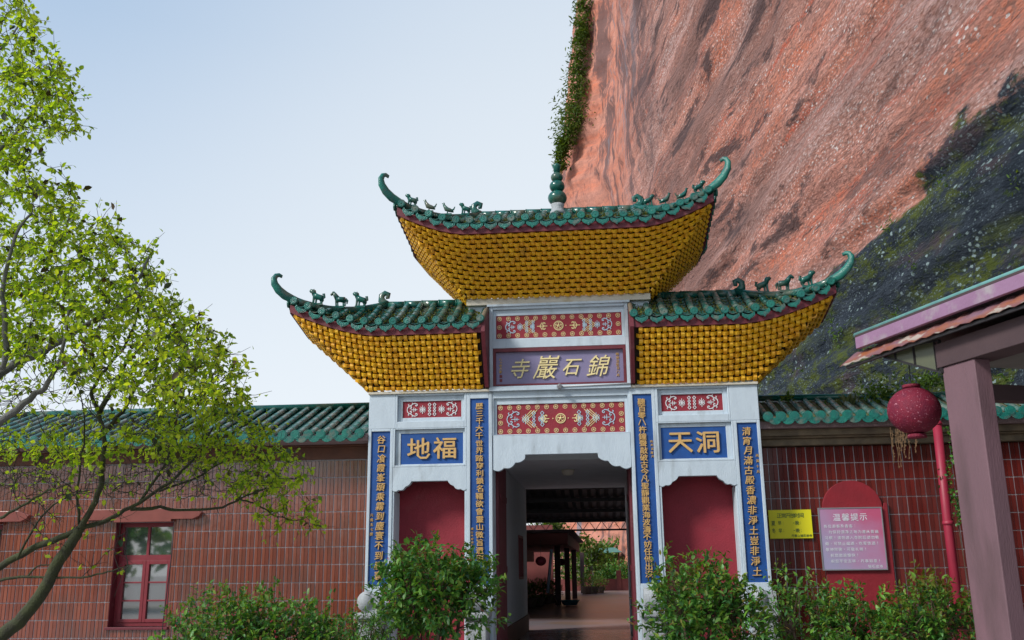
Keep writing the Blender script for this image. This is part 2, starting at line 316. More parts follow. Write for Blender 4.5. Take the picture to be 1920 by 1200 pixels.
# ================================================================== CLIFF
def cliff():
    # plan polyline seen from above: azimuth from +Y and distance from where the photograph was taken
    ctrl = [(75, 9.06), (60, 9.7), (45, 11.2), (35, 13.2), (23.2, 17.4), (20.1, 19.1), (14.6, 23.4), (9.6, 29.7), (5.6, 38.2), (3.0, 47), (1.6, 54), (.6, 57.5), (-.6, 59.0), (-1.75, 60), (-2.15, 62), (-2.3, 66), (-2.5, 78), (-2.3, 100)]
    pl = np.array([[CAM[0]+d*math.sin(R(a)), CAM[1]+d*math.cos(R(a))] for a, d in ctrl])
    seg = np.r_[0, np.cumsum(np.linalg.norm(np.diff(pl, axis=0), axis=1))]
    s = [0.]
    while s[-1] < seg[-1]:
        x = s[-1]; dist = np.interp(x, seg, [c[1] for c in ctrl]); s.append(x+max(.07, dist*.0055))
    s = np.array(s); X = np.interp(s, seg, pl[:, 0]); Y = np.interp(s, seg, pl[:, 1])
    k = np.ones(9)/9; Xp = np.pad(X, 4, 'edge'); Yp = np.pad(Y, 4, 'edge'); X = np.convolve(Xp, k, 'valid'); Y = np.convolve(Yp, k, 'valid')
    z = [-.5]
    while z[-1] < 52: z.append(z[-1]+max(.09, .07+z[-1]*.012))
    z = np.array(z); S, Z = np.meshgrid(s, z, indexing='ij')
    tx = np.gradient(X); ty = np.gradient(Y); L = np.hypot(tx, ty); nx = -ty/L; ny = tx/L       # normal towards the camera side
    dist = np.hypot(X-CAM[0], Y-CAM[1])[:, None]
    nearface = np.clip((62-S)/8, 0, 1) if False else np.clip((58-dist)/8, 0, 1)
    bed = fbm(S*.045, Z*.9+S*.01, 6, 3)*.8+fbm(S*.12, Z*2.6, 4, 77)*.35                       # bedding grooves
    big = fbm(S*.05, Z*.07, 4, 9)
    vert = fbm(S*.55, Z*.04, 5, 20)                            # vertical flutes of the far end
    small = fbm(S*.9, Z*1.6, 4, 31)
    D = nearface*(bed*.34+small*.10)+(1-nearface)*(vert*.55+small*.45)*np.clip((70-dist)/8, 0, 1)+big*.9*np.clip(dist/45, .25, 1)*np.clip((66-dist)/6, 0, 1)
    sharp = np.clip(fbm(S*.10, Z*.9, 4, 41)-.12, 0, 1)*.7*nearface
    D = D-sharp
    D += np.clip((9.-Z)/9, 0, 1)*.9*np.clip(dist/30, .3, 1)+np.clip(Z-14, 0, 100)*.03*nearface
    V = np.stack([X[:, None]+nx[:, None]*D+(1-nearface)*(np.clip(Z-25, 0, 40)*.12+1.1*np.exp(-((Z-21)/3.)**2)-.25), Y[:, None]+ny[:, None]*D, Z+0*S], -1)
    ns, nz = len(s), len(z)
    print('cliff', ns, nz)
    I = np.arange(ns*nz).reshape(ns, nz); q = np.stack([I[:-1, :-1], I[:-1, 1:], I[1:, 1:], I[1:, :-1]], -1).reshape(-1, 4)
    me = bpy.data.meshes.new('cliff'); me.vertices.add(ns*nz); me.vertices.foreach_set('co', V.ravel())
    me.loops.add(q.size); me.loops.foreach_set('vertex_index', q.ravel()); me.polygons.add(len(q)); me.polygons.foreach_set('loop_start', np.arange(len(q))*4)
    me.update(calc_edges=True)
    uv = me.uv_layers.new(name='wall'); u = np.stack([S, Z], -1).reshape(-1, 2)[q.ravel()]; uv.data.foreach_set('uv', u.ravel())
    me.polygons.foreach_set('use_smooth', [True]*len(q))
    m = bpy.data.materials.new('danxia_sandstone'); m.use_nodes = True; t = m.node_tree; bs = t.nodes['Principled BSDF']; bs.inputs['Roughness'].default_value = .9; bs.inputs['Specular IOR Level'].default_value = .2
    U = N(t, 'ShaderNodeUVMap'); U.uv_map = 'wall'
    def mapped(sx, sy, rot=0):
        p = N(t, 'ShaderNodeMapping'); p.inputs['Scale'].default_value = (sx, sy, 1); p.inputs['Rotation'].default_value = (0, 0, rot); t.links.new(U.outputs[0], p.inputs[0]); return p.outputs[0]
    def noi(sx, sy, lo, hi, det=6, rough=.6, dist_=0., off=0):
        n = N(t, 'ShaderNodeTexNoise'); n.inputs['Scale'].default_value = 1; n.inputs['Detail'].default_value = det; n.inputs['Roughness'].default_value = rough; n.inputs['Distortion'].default_value = dist_
        v = mapped(sx, sy)
        if off:
            a = N(t, 'ShaderNodeVectorMath', operation='ADD'); a.inputs[1].default_value = (off, off, 0); t.links.new(v, a.inputs[0]); v = a.outputs[0]
        t.links.new(v, n.inputs['Vector']); r = N(t, 'ShaderNodeMapRange'); r.inputs[1].default_value = lo; r.inputs[2].default_value = hi; t.links.new(n.outputs[0], r.inputs[0]); return r.outputs[0]
    def mix(a, f, c):
        x = N(t, 'ShaderNodeMix', data_type='RGBA'); t.links.new(f, x.inputs[0])
        if isinstance(a, tuple): x.inputs[6].default_value = (*a, 1)
        else: t.links.new(a, x.inputs[6])
        if isinstance(c, tuple): x.inputs[7].default_value = (*c, 1)
        else: t.links.new(c, x.inputs[7])
        return x.outputs[2]
    def mth(op, a, b_=None, c=None):
        x = N(t, 'ShaderNodeMath', operation=op); x.use_clamp = op in ('MULTIPLY', 'SUBTRACT') and c is None
        for i, q_ in enumerate((a, b_)):
            if q_ is None: continue
            if isinstance(q_, (int, float)): x.inputs[i].default_value = q_
            else: t.links.new(q_, x.inputs[i])
        return x.outputs[0]
    sepu = N(t, 'ShaderNodeSeparateXYZ'); t.links.new(U.outputs[0], sepu.inputs[0]); u_, z_ = sepu.outputs[0], sepu.outputs[1]
    def rng_(v, a, b_, c=0., d=1.):
        r = N(t, 'ShaderNodeMapRange'); t.links.new(v, r.inputs[0]); r.inputs[1].default_value = a; r.inputs[2].default_value = b_; r.inputs[3].default_value = c; r.inputs[4].default_value = d; return r.outputs[0]
    sEnd = float(seg[9])
    far = rng_(u_, sEnd-3, sEnd+5); near = rng_(u_, sEnd-3, sEnd+5, 1, 0)
    col = mix((.66, .215, .125), noi(.06, .7, .42, .6), (.62, .29, .215))
    col = mix(col, mth('MULTIPLY', noi(.05, .45, .44, .58, off=7), near), (.53, .335, .30))       # pale conglomerate beds
    col = mix(col, mth('MULTIPLY', noi(.08, 2.4, .56, .64, 7, off=3), near), (.60, .15, .09))
    col = mix(col, noi(1.5, 5, .45, .7, 8, .7, off=12), (.42, .20, .155))
    # pebbles
    vo = N(t, 'ShaderNodeTexVoronoi'); vo.inputs['Scale'].default_value = 1; t.links.new(mapped(2.6, 6.5), vo.inputs['Vector'])
    peb = mth('MULTIPLY', rng_(vo.outputs['Distance'], .12, .2, 1, 0), mth('MULTIPLY', noi(.22, .8, .46, .56, off=21), near))
    vo5 = N(t, 'ShaderNodeTexVoronoi'); vo5.inputs['Scale'].default_value = 1; vo5.inputs['Randomness'].default_value = 1
    wn = N(t, 'ShaderNodeTexNoise'); wn.inputs['Scale'].default_value = 1; wn.inputs['Detail'].default_value = 3; t.links.new(mapped(9, 14), wn.inputs['Vector'])
    wv_ = N(t, 'ShaderNodeVectorMath', operation='MULTIPLY_ADD'); t.links.new(wn.outputs['Color'], wv_.inputs[0]); wv_.inputs[1].default_value = (.9, .9, 0); t.links.new(mapped(5.0, 10.5), wv_.inputs[2]); t.links.new(wv_.outputs[0], vo5.inputs['Vector'])
    v5 = N(t, 'ShaderNodeSeparateXYZ'); t.links.new(vo5.outputs['Color'], v5.inputs[0])
    chip = mth('MULTIPLY', rng_(vo5.outputs['Distance'], .26, .32, 1, 0), mth('MULTIPLY', rng_(v5.outputs[0], .66, .70), mth('MULTIPLY', noi(.25, .9, .42, .52, off=81), near)))
    chipd = mth('MULTIPLY', rng_(vo5.outputs['Distance'], .22, .30, 1, 0), mth('MULTIPLY', rng_(v5.outputs[1], .80, .83), near))
    vr = N(t, 'ShaderNodeSeparateXYZ'); t.links.new(vo.outputs['Color'], vr.inputs[0]); peb = mth('MULTIPLY', peb, rng_(vr.outputs[0], .55, .65))
    col = mix(col, peb, (.78, .70, .66)); col = mix(col, chip, (.80, .73, .70)); col = mix(col, mth('MULTIPLY', chipd, .75), (.20, .10, .09))
    vo2 = N(t, 'ShaderNodeTexVoronoi'); vo2.inputs['Scale'].default_value = 1; t.links.new(mapped(7, 14), vo2.inputs['Vector'])
    peb2 = mth('MULTIPLY', rng_(vo2.outputs['Distance'], .2, .34, .8, 0), mth('MULTIPLY', noi(.2, .8, .44, .55, off=33), near)); col = mix(col, peb2, (.70, .58, .54))
    pit = mth('MULTIPLY', rng_(vo2.outputs['Distance'], .55, .8), near); col = mix(col, pit, (.36, .18, .14))
    # broad brown zones and thin cracks that follow the bedding
    brn = mth('MULTIPLY', noi(.07, .42, .44, .60, 9, .72, .3, off=61), rng_(u_, sEnd-38, sEnd-18)); col = mix(col, mth('MULTIPLY', mth('MULTIPLY', brn, near), .92), (.24, .135, .115))
    ck = N(t, 'ShaderNodeTexNoise'); ck.inputs['Scale'].default_value = 1; ck.inputs['Detail'].default_value = 7; ck.inputs['Roughness'].default_value = .6; t.links.new(mapped(.13, .8), ck.inputs['Vector'])
    cks = N(t, 'ShaderNodeMath', operation='SUBTRACT'); t.links.new(ck.outputs[0], cks.inputs[0]); cks.inputs[1].default_value = .5
    cka = N(t, 'ShaderNodeMath', operation='ABSOLUTE'); t.links.new(cks.outputs[0], cka.inputs[0])
    crack = mth('MULTIPLY', rng_(cka.outputs[0], .002, .010, 1, 0), mth('MULTIPLY', noi(.3, .6, .5, .6, off=71), near)); col = mix(col, mth('MULTIPLY', crack, .8), (.10, .05, .045))
    # dark varnish stains, more towards the middle distance, flowing along the bedding
    st = mth('MULTIPLY', noi(.15, .75, .535, .58, 10, .74, .5, off=5), rng_(u_, sEnd-36, sEnd-22)); st = mth('MULTIPLY', st, near)
    col = mix(col, mth('MULTIPLY', st, .88), (.085, .055, .055))
    stf = mth('MULTIPLY', noi(.42, .09, .50, .56, 10, .78, .3, off=9), rng_(u_, sEnd-10, sEnd)); col = mix(col, mth('MULTIPLY', mth('MULTIPLY', noi(.9, .5, .42, .62, 10, .8, .3, off=91), far), .55), (.30, .15, .12)); col = mix(col, mth('MULTIPLY', stf, .85), (.13, .085, .085))
    stg = mth('MULTIPLY', noi(.5, .05, .58, .62, 8, .7, 1.2, off=29), rng_(u_, sEnd-3, sEnd+4)); col = mix(col, mth('MULTIPLY', stg, .8), (.20, .22, .26))
    # damp dark foot with moss and lichen
    edge = N(t, 'ShaderNodeTexNoise'); edge.inputs['Scale'].default_value = 1; edge.inputs['Detail'].default_value = 8; edge.inputs['Roughness'].default_value = .65; t.links.new(mapped(.22, .5), edge.inputs['Vector'])
    hh = mth('ADD', mth('ADD', z_, mth('MULTIPLY', edge.outputs[0], 1)), 0) if False else None
    ez = N(t, 'ShaderNodeMath', operation='MULTIPLY_ADD'); t.links.new(edge.outputs[0], ez.inputs[0]); ez.inputs[1].default_value = -5.0; t.links.new(z_, ez.inputs[2])
    top = rng_(u_, 0, sEnd, 9.4-2.5, 7.7-2.5)
    hz = N(t, 'ShaderNodeMath', operation='SUBTRACT'); t.links.new(ez.outputs[0], hz.inputs[0]); t.links.new(top, hz.inputs[1])
    foot = mth('MULTIPLY', rng_(hz.outputs[0], -.12, .12, 1, 0), rng_(u_, sEnd-2, sEnd+3, 1, 0))
    dk = mix((.016, .024, .036), noi(.8, 2, .42, .62, 10, .78, off=2), (.048, .062, .082)); dk = mix(dk, noi(.3, 1.0, .55, .68, 7, .6, off=15), (.09, .065, .075))
    moss = mth('MULTIPLY', noi(.8, 1.7, .49, .55, 10, .84, off=40), noi(.14, .45, .42, .52, off=42)); dk = mix(dk, mth('MULTIPLY', moss, .9), (.085, .11, .014))
    dk = mix(dk, noi(2, 4, .56, .62, 8, .8, off=45), (.03, .05, .015))
    vo3 = N(t, 'ShaderNodeTexVoronoi'); vo3.inputs['Scale'].default_value = 1; t.links.new(mapped(3.4, 5.5), vo3.inputs['Vector'])
    lic = mth('MULTIPLY', rng_(vo5.outputs['Distance'], .24, .34, 1, 0), mth('MULTIPLY', rng_(v5.outputs[2], .55, .6), noi(.3, .7, .47, .54, 8, .75, off=50))); dk = mix(dk, lic, (.30, .40, .40))
    vo4 = N(t, 'ShaderNodeTexVoronoi'); vo4.inputs['Scale'].default_value = 1; t.links.new(mapped(11, 17), vo4.inputs['Vector'])
    lic2 = mth('MULTIPLY', rng_(vo4.outputs['Distance'], .14, .34, .5, 0), noi(.5, 1., .44, .54, 8, .75, off=55)); dk = mix(dk, lic2, (.26, .34, .38))
    col = mix(col, foot, dk)
    t.links.new(col, bs.inputs['Base Color'])
    def bnoi(sx, sy, det):
        n = N(t, 'ShaderNodeTexNoise'); n.inputs['Scale'].default_value = 1; n.inputs['Detail'].default_value = det; n.inputs['Roughness'].default_value = .7; t.links.new(mapped(sx, sy), n.inputs['Vector']); return n.outputs[0]
    h = mth('ADD', mth('ADD', bnoi(.35, 2.6, 12), bnoi(2.0, 6.5, 8)), mth('ADD', rng_(vo.outputs['Distance'], .08, .3, .22, 0), rng_(vo2.outputs['Distance'], .1, .4, .10, 0)))
    hm = N(t, 'ShaderNodeMix'); t.links.new(far, hm.inputs[0]); t.links.new(h, hm.inputs[2]); t.links.new(mth('MULTIPLY', bnoi(1.8, .6, 12), 1.0), hm.inputs[3]); h = hm.outputs[0]
    bp = N(t, 'ShaderNodeBump'); bp.inputs['Strength'].default_value = .9; bp.inputs['Distance'].default_value = .2; t.links.new(h, bp.inputs['Height']); t.links.new(bp.outputs[0], bs.inputs['Normal'])
    me.materials.append(m)
    o = link('cliff', me); struct(o)
    return s, X, Y, nx, ny, V, z
cs, cX, cY, cnx, cny, cV, cz = cliff()
# ================================================================== TEMPLE GATE
gate = thing('temple_gate', 'pale three-bay temple gateway with green tiled roofs, yellow woven eaves and gilded couplets', 'gateway', (0, .2, .5))
# --- white body
for s in (-1, 1):
    def sx(a, b_): return (min(s*a, s*b_), max(s*a, s*b_))
    f = MB()
    # inner pilaster with couplet recess, outer pilaster
    x0, x1 = sx(.90, 1.235); a0, a1 = sx(.945, 1.19); f.hole(x0, x1, .5, 3.87, a0, a1, 1.40, 3.785, 0, .05); f.box(x0, x1, .05, .38, .5, 3.87)
    x0, x1 = sx(2.215, 2.55); a0, a1 = sx(2.256, 2.51); f.hole(x0, x1, .5, 3.41, a0, a1, 1.40, 3.377, 0, .05); f.box(x0, x1, .05, .9, .0, 3.41)
    x0, x1 = sx(2.19, 2.55); f.box(x0, x1, 0, .9, 3.41, 3.87)
    # side bay: two framed recesses and band
    x0, x1 = sx(1.235, 2.19); a0, a1 = sx(1.27, 2.165); f.hole(x0, x1, 3.41, 3.87, a0, a1, 3.50, 3.845, 0, .06); f.box(x0, x1, .09, .38, 3.41, 3.87)
    i0, i1 = sx(1.315, 2.105); f.hole(a0, a1, 3.50, 3.845, i0, i1, 3.555, 3.775, .045, .09)
    x0, x1 = sx(1.235, 2.215); a0, a1 = sx(1.262, 2.19); f.hole(x0, x1, 2.90, 3.41, a0, a1, 2.925, 3.395, 0.001, .06); f.box(x0, x1, .09, .38, 2.90, 3.41)
    i0, i1 = sx(1.29, 2.12); f.hole(a0, a1, 2.925, 3.395, i0, i1, 2.94, 3.345, .04, .09)
    f.box(*sx(1.235, 2.215), .5, .9, 2.56, 3.87)
    # reveals of the niche
    f.box(*sx(1.235, 1.265), .012, .42, .5, 2.59); f.box(*sx(2.19, 2.215), .012, .42, .5, 2.59)
    B('side_bay_frame', f, 'plaster', gate, bev=.006)
    B('cornice', MB().box(*sx(.90, 2.56), -.03, .9, 3.87, 3.905), 'cream', gate, bev=.006, label='yellow stained moulding under the woven eave')
    # scalloped apron
    def arcpts(p, q, bulge, n=5):
        p = Vector(p); q = Vector(q); d = q-p; nn = Vector((d.y, -d.x)).normalized(); return [tuple(p+d*k/n+nn*math.sin(math.pi*k/n)*bulge*d.length) for k in range(n)]
    def apron(xa, xb, zt, cusps, zc):
        """cusps from the left edge to the centre, mirrored"""
        c = (xa+xb)/2; L = []
        for k in range(len(cusps)-1): L += arcpts(cusps[k], cusps[k+1], .22 if k != len(cusps)-2 else .12)
        L.append(cusps[-1]); Rr = [(2*c-x, z) for x, z in reversed(L)]
        return [(xa, zt)]+L+Rr+[(xb, zt)]
    xa, xb = sx(1.236, 2.214)
    xa_, xb_ = xa, xb
    f = MB().prism(apron(xa, xb, 2.90, [(xa, 2.60), (xa+.08, 2.605), (xa+.17, 2.645), (xa+.25, 2.715)], 0), .003, .10)
    B('scalloped_apron', f, 'plaster', gate, bev=.004)
    B('niche_panel', MB().box(xa-.03, xb+.03, .36, .45, .5, 2.75), 'red', gate, label='plain dark red recessed panel')
    # little red ornament board and blue plaque
    i0, i1 = sx(1.315, 2.105)
    orn = B('ornament_panel', MB().box(i0, i1, .065, .088, 3.555, 3.775), 'red', gate, label='small red panel with white scrollwork')
    W[orn.name] = Vector(((i0+i1)/2, .0765, 3.555))
    i0, i1 = sx(1.29, 2.12)
    pq = B('plaque', MB().box(i0, i1, .05, .088, 2.94, 3.345), 'blue', gate, label='blue plaque with two large gilded characters')
    text_h('地福' if s < 0 else '天洞', i0+.07, i1-.07, .04, 3.145, .30, pq, 'gold', .016, .014, 1.08)
    # couplet boards
    a0, a1 = sx(.945, 1.19)
    cb = B('couplet_board', MB().box(a0, a1, .02, .048, 1.40, 3.785), 'blue', gate, label='tall inner blue board with a column of gilded characters')
    xm = (a0+a1)/2
    if s > 0:
        text_v('聽百零八杵鐘聲敲破古今凡聖靜觀業海波濤不妨任他出沒', xm-.01, .012, 3.73, 1.47, .092, cb, off=.02, sx=1.12)
        text_v('時丙寅臘月', a1-.022, .015, 3.19, 2.95, .036, cb, off=.01, ext=.004)
    else:
        text_v('歷三千大千世界踏穿利鎖名韁欲會靈山微旨還須', xm, .012, 3.73, 1.68, .092, cb, off=.02, sx=1.12)
        text_v('廣山大師恭敬書', a0+.022, .015, 2.12, 1.82, .034, cb, off=.01, ext=.004)
    a0, a1 = sx(2.256, 2.51); xm = (a0+a1)/2
    cb = B('couplet_board', MB().box(a0, a1, .02, .048, 1.40, 3.377), 'blue', gate, label='shorter outer blue board with gilded running script')
    if s > 0:
        text_v('清宵月滿古殿香濃非淨土豈非淨土', xm-.01, .012, 3.33, 1.47, .115, cb, off=.014, shear=.12)
        text_v('丙寅十月', a1-.025, .015, 2.99, 2.72, .042, cb, off=.01, ext=.004)
    else:
        text_v('谷口飡霞峯頭乘霧到塵寰不到塵寰', xm+.01, .012, 3.33, 1.47, .115, cb, off=.014, shear=.12)
        text_v('元偈五七撰', a0+.03, .015, 2.32, 2.02, .044, cb, off=.01, ext=.004)
# --- centre
f = MB()
f.hole(-.90, .90, 3.285, 3.87, -.88, .88, 3.295, 3.78, .012, .06); f.box(-.9, .9, .09, .9, 3.285, 3.87)
f.hole(-.88, .88, 3.295, 3.78, -.84, .84, 3.303, 3.70, .045, .09)
f.box(-.93, .93, -.045, .9, 3.87, 3.925)
f.hole(-.93, .93, 3.925, 4.56, -.885, .885, 3.94, 4.455, .0, .06); f.box(-.93, .93, .08, .88, 3.925, 4.56)
f.hole(-.93, .93, 4.56, 5.03, -.885, .885, 4.572, 4.995, .004, .06); f.box(-.93, .93, .09, .88, 4.56, 5.03)
f.hole(-.885, .885, 4.572, 4.995, -.845, .845, 4.597, 4.915, .05, .09)
f.box(-1.22, -.932, .07, .88, 3.93, 5.06); f.box(.932, 1.22, .07, .88, 3.93, 5.06)
B('centre_bay_frame', f, 'plaster', gate, bev=.006)
B('cornice', MB().box(-.96, .96, -.025, .05, 5.03, 5.062), 'plaster', gate, bev=.005)
B('eave_wall', MB().box(-1.24, 1.24, .0, 1.4, 5.063, 5.15), 'cream', gate, bev=.004, label='cream wall band stained yellow under the upper eave')
cus = [(-.895, 2.845), (-.75, 2.862), (-.60, 2.93), (-.478, 2.975), (-.470, 3.032)]
L = arcpts(cus[0], cus[1], .2)+arcpts(cus[1], cus[2], .2)+arcpts(cus[2], cus[3], .12)+arcpts(cus[3], cus[4], .05)+[cus[4]]
B('scalloped_apron', MB().prism([(-.895, 3.285)]+L+[(-x, z) for x, z in reversed(L)]+[(.895, 3.285)], .014, .10), 'plaster', gate, bev=.004)
# --- ornament panels : medallions, chevrons and scrolls in low relief
def ring(b, c, r, w, y, n=14):
    b.tube([(c[0]+r*math.cos(2*math.pi*i/n), y, c[1]+r*math.sin(2*math.pi*i/n)) for i in range(n+1)], w, 4, False)
def medal(r):
    b = MB(); ring(b, (0, 0), r, r*.13, 0)
    for k in range(5):
        a = 2*math.pi*k/5+.3; b.tube([(0, 0, 0), (r*.75*math.cos(a), 0, r*.75*math.sin(a))], r*.13, 4, True)
    if r > .05:
        ring(b, (0, 0), r*.72, r*.06, 0)
    b.ball((0, -.002, 0), r*.28, 8); return b.mesh('medallion', M['palegold'])
def strokes(b, L, wd, y, fx=1, cx=0, cz=0, sc_=1):
    for l in L: b.tube([(cx+fx*p[0]*sc_, y, cz+p[1]*sc_) for p in l], [wd]+[wd*1.25]*(len(l)-2)+[wd*.8], 4, True)
def spiral(cx, cz, r, a0, turns, n=9): return [(cx+r*(1-.75*i/n)*math.cos(a0+turns*2*math.pi*i/n), cz+r*(1-.75*i/n)*math.sin(a0+turns*2*math.pi*i/n)) for i in range(n+1)]
def end_scroll():      # cloud-shaped scroll opening inward, spans x 0..1, z -.5..+.5
    L = []
    for sg in (1, -1):
        L.append([(.02, 0), (.06, .16*sg), (.16, .26*sg), (.3, .3*sg), (.42, .42*sg), (.6, .46*sg), (.72, .38*sg)])
        L.append([(p[0], p[1]*sg) for p in spiral(.66, .33, .1, 1.2, -.8)]); L.append([(p[0], p[1]*sg) for p in spiral(.26, .16, .09, 1.5, -.8)])
        L.append([(.16, .26*sg), (.1, .36*sg), (.16, .42*sg)]); L.append([(.42, .42*sg), (.36, .52*sg)])
    L.append([(.28, 0), (.75, 0)]); L.append([(.5, -.16), (.5, .16)]); L.append([(.62, -.1), (.62, .1)]); return L
def star(): return [[(-.2, 0), (.2, 0)], [(0, -.3), (0, .3)], [(-.14, -.2), (.14, .2)], [(-.14, .2), (.14, -.2)], [(-.2, -.12), (-.12, 0), (-.2, .12)], [(.2, -.12), (.12, 0), (.2, .12)]]
def wave():
    L = []
    for sg in (1, -1): L += [[(0, 0), (.08*sg, .1), (0, .22), (.1*sg, .34), (0, .46)], [(0, 0), (-.08*sg, -.1), (0, -.22), (-.1*sg, -.34), (0, -.46)]]
    return L
def ornament(panel, xw, z0, z1, y, big, mcol):
    cz = (z0+z1)/2; Hh = z1-z0; k = Hh*.56 if big else Hh*.86
    px = (W[panel.name].x)
    for fx in (-1, 1):
        b = MB(); e_ = xw-(.125 if big else .05)
        strokes(b, end_scroll(), .0065, y, -fx, px+fx*e_, cz, k)
        strokes(b, star(), .0065, y, 1, px+fx*(e_-k*1.12), cz, k*1.0)
        strokes(b, wave(), .0065, y, 1, px+fx*(e_-k*1.62), cz, k)
        if big:
            strokes(b, wave(), .0065, y, 1, px+fx*(e_-k*2.12), cz, k); strokes(b, star(), .006, y, 1, px+fx*(e_-k*2.05), cz, k*.8)
        B('scrollwork', b, mcol, panel)
        if big:
            b = MB()
            for q in range(3):
                xx = .31+q*.035; strokes(b, [[(xx, Hh*.29), (xx+.12, 0), (xx, -Hh*.29)]], .006, y, -fx if False else fx, px, cz)
            strokes(b, [[(.15, 0), (.29, 0)], spiral(.19, .03, .028, -1.5, .8), spiral(.19, -.03, .028, 1.5, -.8), [(.22, -.05), (.25, 0), (.22, .05)]], .007, y, fx, px, cz); b.ball((px+fx*.1, y, cz), .009, 6)
            B('chevron_ornament', b, 'palegold', panel)
    if big:
        n = 14; xs = [px-xw+.045+(2*xw-.09)*i/(n-1) for i in range(n)]; mm = medal(.028)
        for x in xs:
            for z in (z0+.042, z1-.042): link('medallion', mm, panel, (x, y, z))
        for z in ((cz-.045, cz+.045) if Hh > .35 else (cz,)):
            link('medallion', mm, panel, (xs[0], y, z)); link('medallion', mm, panel, (xs[-1], y, z))
        o = link('medallion', medal(.062), panel, (px, y, cz)); o['label'] = 'large round gilded rosette'
for z0, z1, xx in ((3.303, 3.70, .838), (4.597, 4.915, .843)):
    p_ = B('ornament_panel', MB().box(-xx, xx, .06, .088, z0, z1), 'red', gate, label='wide dark red panel edged with gilded medallions'); ornament(p_, xx, z0, z1, .058, True, 'scroll')
for o in list(gate.children):
    if o.name.startswith('ornament_panel') and o.get('label', '').startswith('small'):
        ornament(o, .39, 3.555, 3.775, .062, False, 'whiter')
# --- name board
nb = B('name_board', MB().box(-.845, .845, .045, .078, 3.965, 4.405), 'plate', gate, label='mauve name board with four gilded running-script characters')
B('board_frame', MB().hole(-.882, .882, 3.942, 4.452, -.845, .845, 3.965, 4.405, .0, .078), 'darkred', nb)
text_h('寺巖石錦', -.69, .69, .035, 4.185, .27, nb, 'palegold', 0, .01, .92, .32, scales=[1.05, 1.25, .95, 1.15], dz=[-.01, 0, -.01, 0])
text_v('時癸丑吉日八月', .77, .04, 4.36, 4.03, .042, nb, 'gold', .005, .004)
text_v('九十老人書', -.785, .04, 4.33, 4.12, .042, nb, 'gold', .005, .004)
B('seal', MB().box(-.80, -.765, .04, .044, 4.06, 4.10).box(-.80, -.765, .04, .044, 4.005, 4.045), 'darkred', nb)
# lamp with conduit under the name board
b = MB(); b.tube([(0, -.05, 3.9), (0, -.10, 3.9)], .036, 14).tube([(0, -.10, 3.9), (0, -.13, 3.89)], [.03, .022], 14)
lamp = B('spotlight', b, 'iron', gate); B('conduit', MB().tube([(.03, -.055, 3.905), (.5, -.055, 3.912), (.93, -.055, 3.918)], .008, 6), 'white', lamp)
# --- doors and passage (parts of the gate)
for s in (-1, 1):
    x = s*.865
    d_ = B('door_leaf', MB().box(min(x, x+s*.05), max(x, x+s*.05), .55, 1.45, .52, 2.98), 'darkred', gate, bev=.006, label='dark red door leaf folded back into the passage')
    for k in range(3): B('rail', MB().box(min(x-s*.012, x-s*.001), max(x-s*.012, x-s*.001), .58, 1.42, .6+k*.95, .68+k*.95), 'darkred', d_)
    B('door_jamb', MB().box(min(s*.865, s*.96), max(s*.865, s*.96), .40, .545, .5, 3.02), 'darkred', gate, bev=.004)
    if s < 0:
        b = MB(); b.box(-1.08, -.93, 1.5, 4.1, .5, 3.05).box(-1.08, -.93, 5.0, 5.9, .5, 3.05).box(-1.08, -.93, 4.1, 5.0, .5, 1.42).box(-1.08, -.93, 4.1, 5.0, 2.15, 3.05)
        pw = B('passage_wall', b, 'white', gate)
        B('baseboard', MB().box(-.93, -.905, 1.5, 5.88, .5, .78), 'beam', pw)
        b = MB().box(-1.0, -.92, 4.1, 4.14, 1.42, 2.15).box(-1.0, -.92, 4.96, 5.0, 1.42, 2.15).box(-1.0, -.92, 4.14, 4.96, 1.42, 1.46).box(-1.0, -.92, 4.14, 4.96, 2.11, 2.15)
        for k in range(1, 4): b.box(-.99, -.93, 4.14+k*.2, 4.165+k*.2, 1.46, 2.11)
        B('window_grille', b, 'window', pw); B('pane', MB().box(-1.03, -1.02, 4.14, 4.96, 1.46, 2.11), 'glass', pw)
    else: B('passage_wall', MB().box(.93, 1.08, 1.5, 5.9, .5, 3.05), 'white', gate)
B('passage_ceiling', MB().box(-1.08, 1.08, .9, 5.9, 3.052, 3.2), 'white', gate)
B('passage_roof', MB().box(-1.3, 1.3, .92, 5.9, 3.201, 3.5), 'plaster', gate)
cl = tag(B('ceiling_light', MB().lathe([(.001, -.09), (.07, -.08), (.09, -.05), (.10, -.02), (.10, 0)], (.0, 2.3, 3.05), 18), 'cream'), 'small round frosted lamp on the ceiling inside the gate passage', 'lamp')
# --- drum stones and pedestals
for x in (-2.4, -1.07, 1.07, 2.4):
    b = MB().box(x-.16, x+.16, -.42, -.02, .0, .72).box(x-.13, x+.13, -.38, -.02, .72, 1.02).box(x-.165, x+.165, -.43, -.02, 1.02, 1.09)
    ps = B('pedestal_stone', b, 'stone', gate, bev=.015, label='grey carved stone at the foot of a pilaster')
    if abs(x) > 2: B('drum', MB().ball((x-.06, -.24, 1.22), .12, 16, (1, 1, 1.05)).box(x-.02, x+.14, -.3, -.1, 1.09, 1.3), 'stone', ps)
    else:
        b = MB(); n = 12; b.tube([(x-.1, -.25, 1.22), (x+.1, -.25, 1.22)], .14, 20); B('drum', b, 'stone', ps, bev=.01)
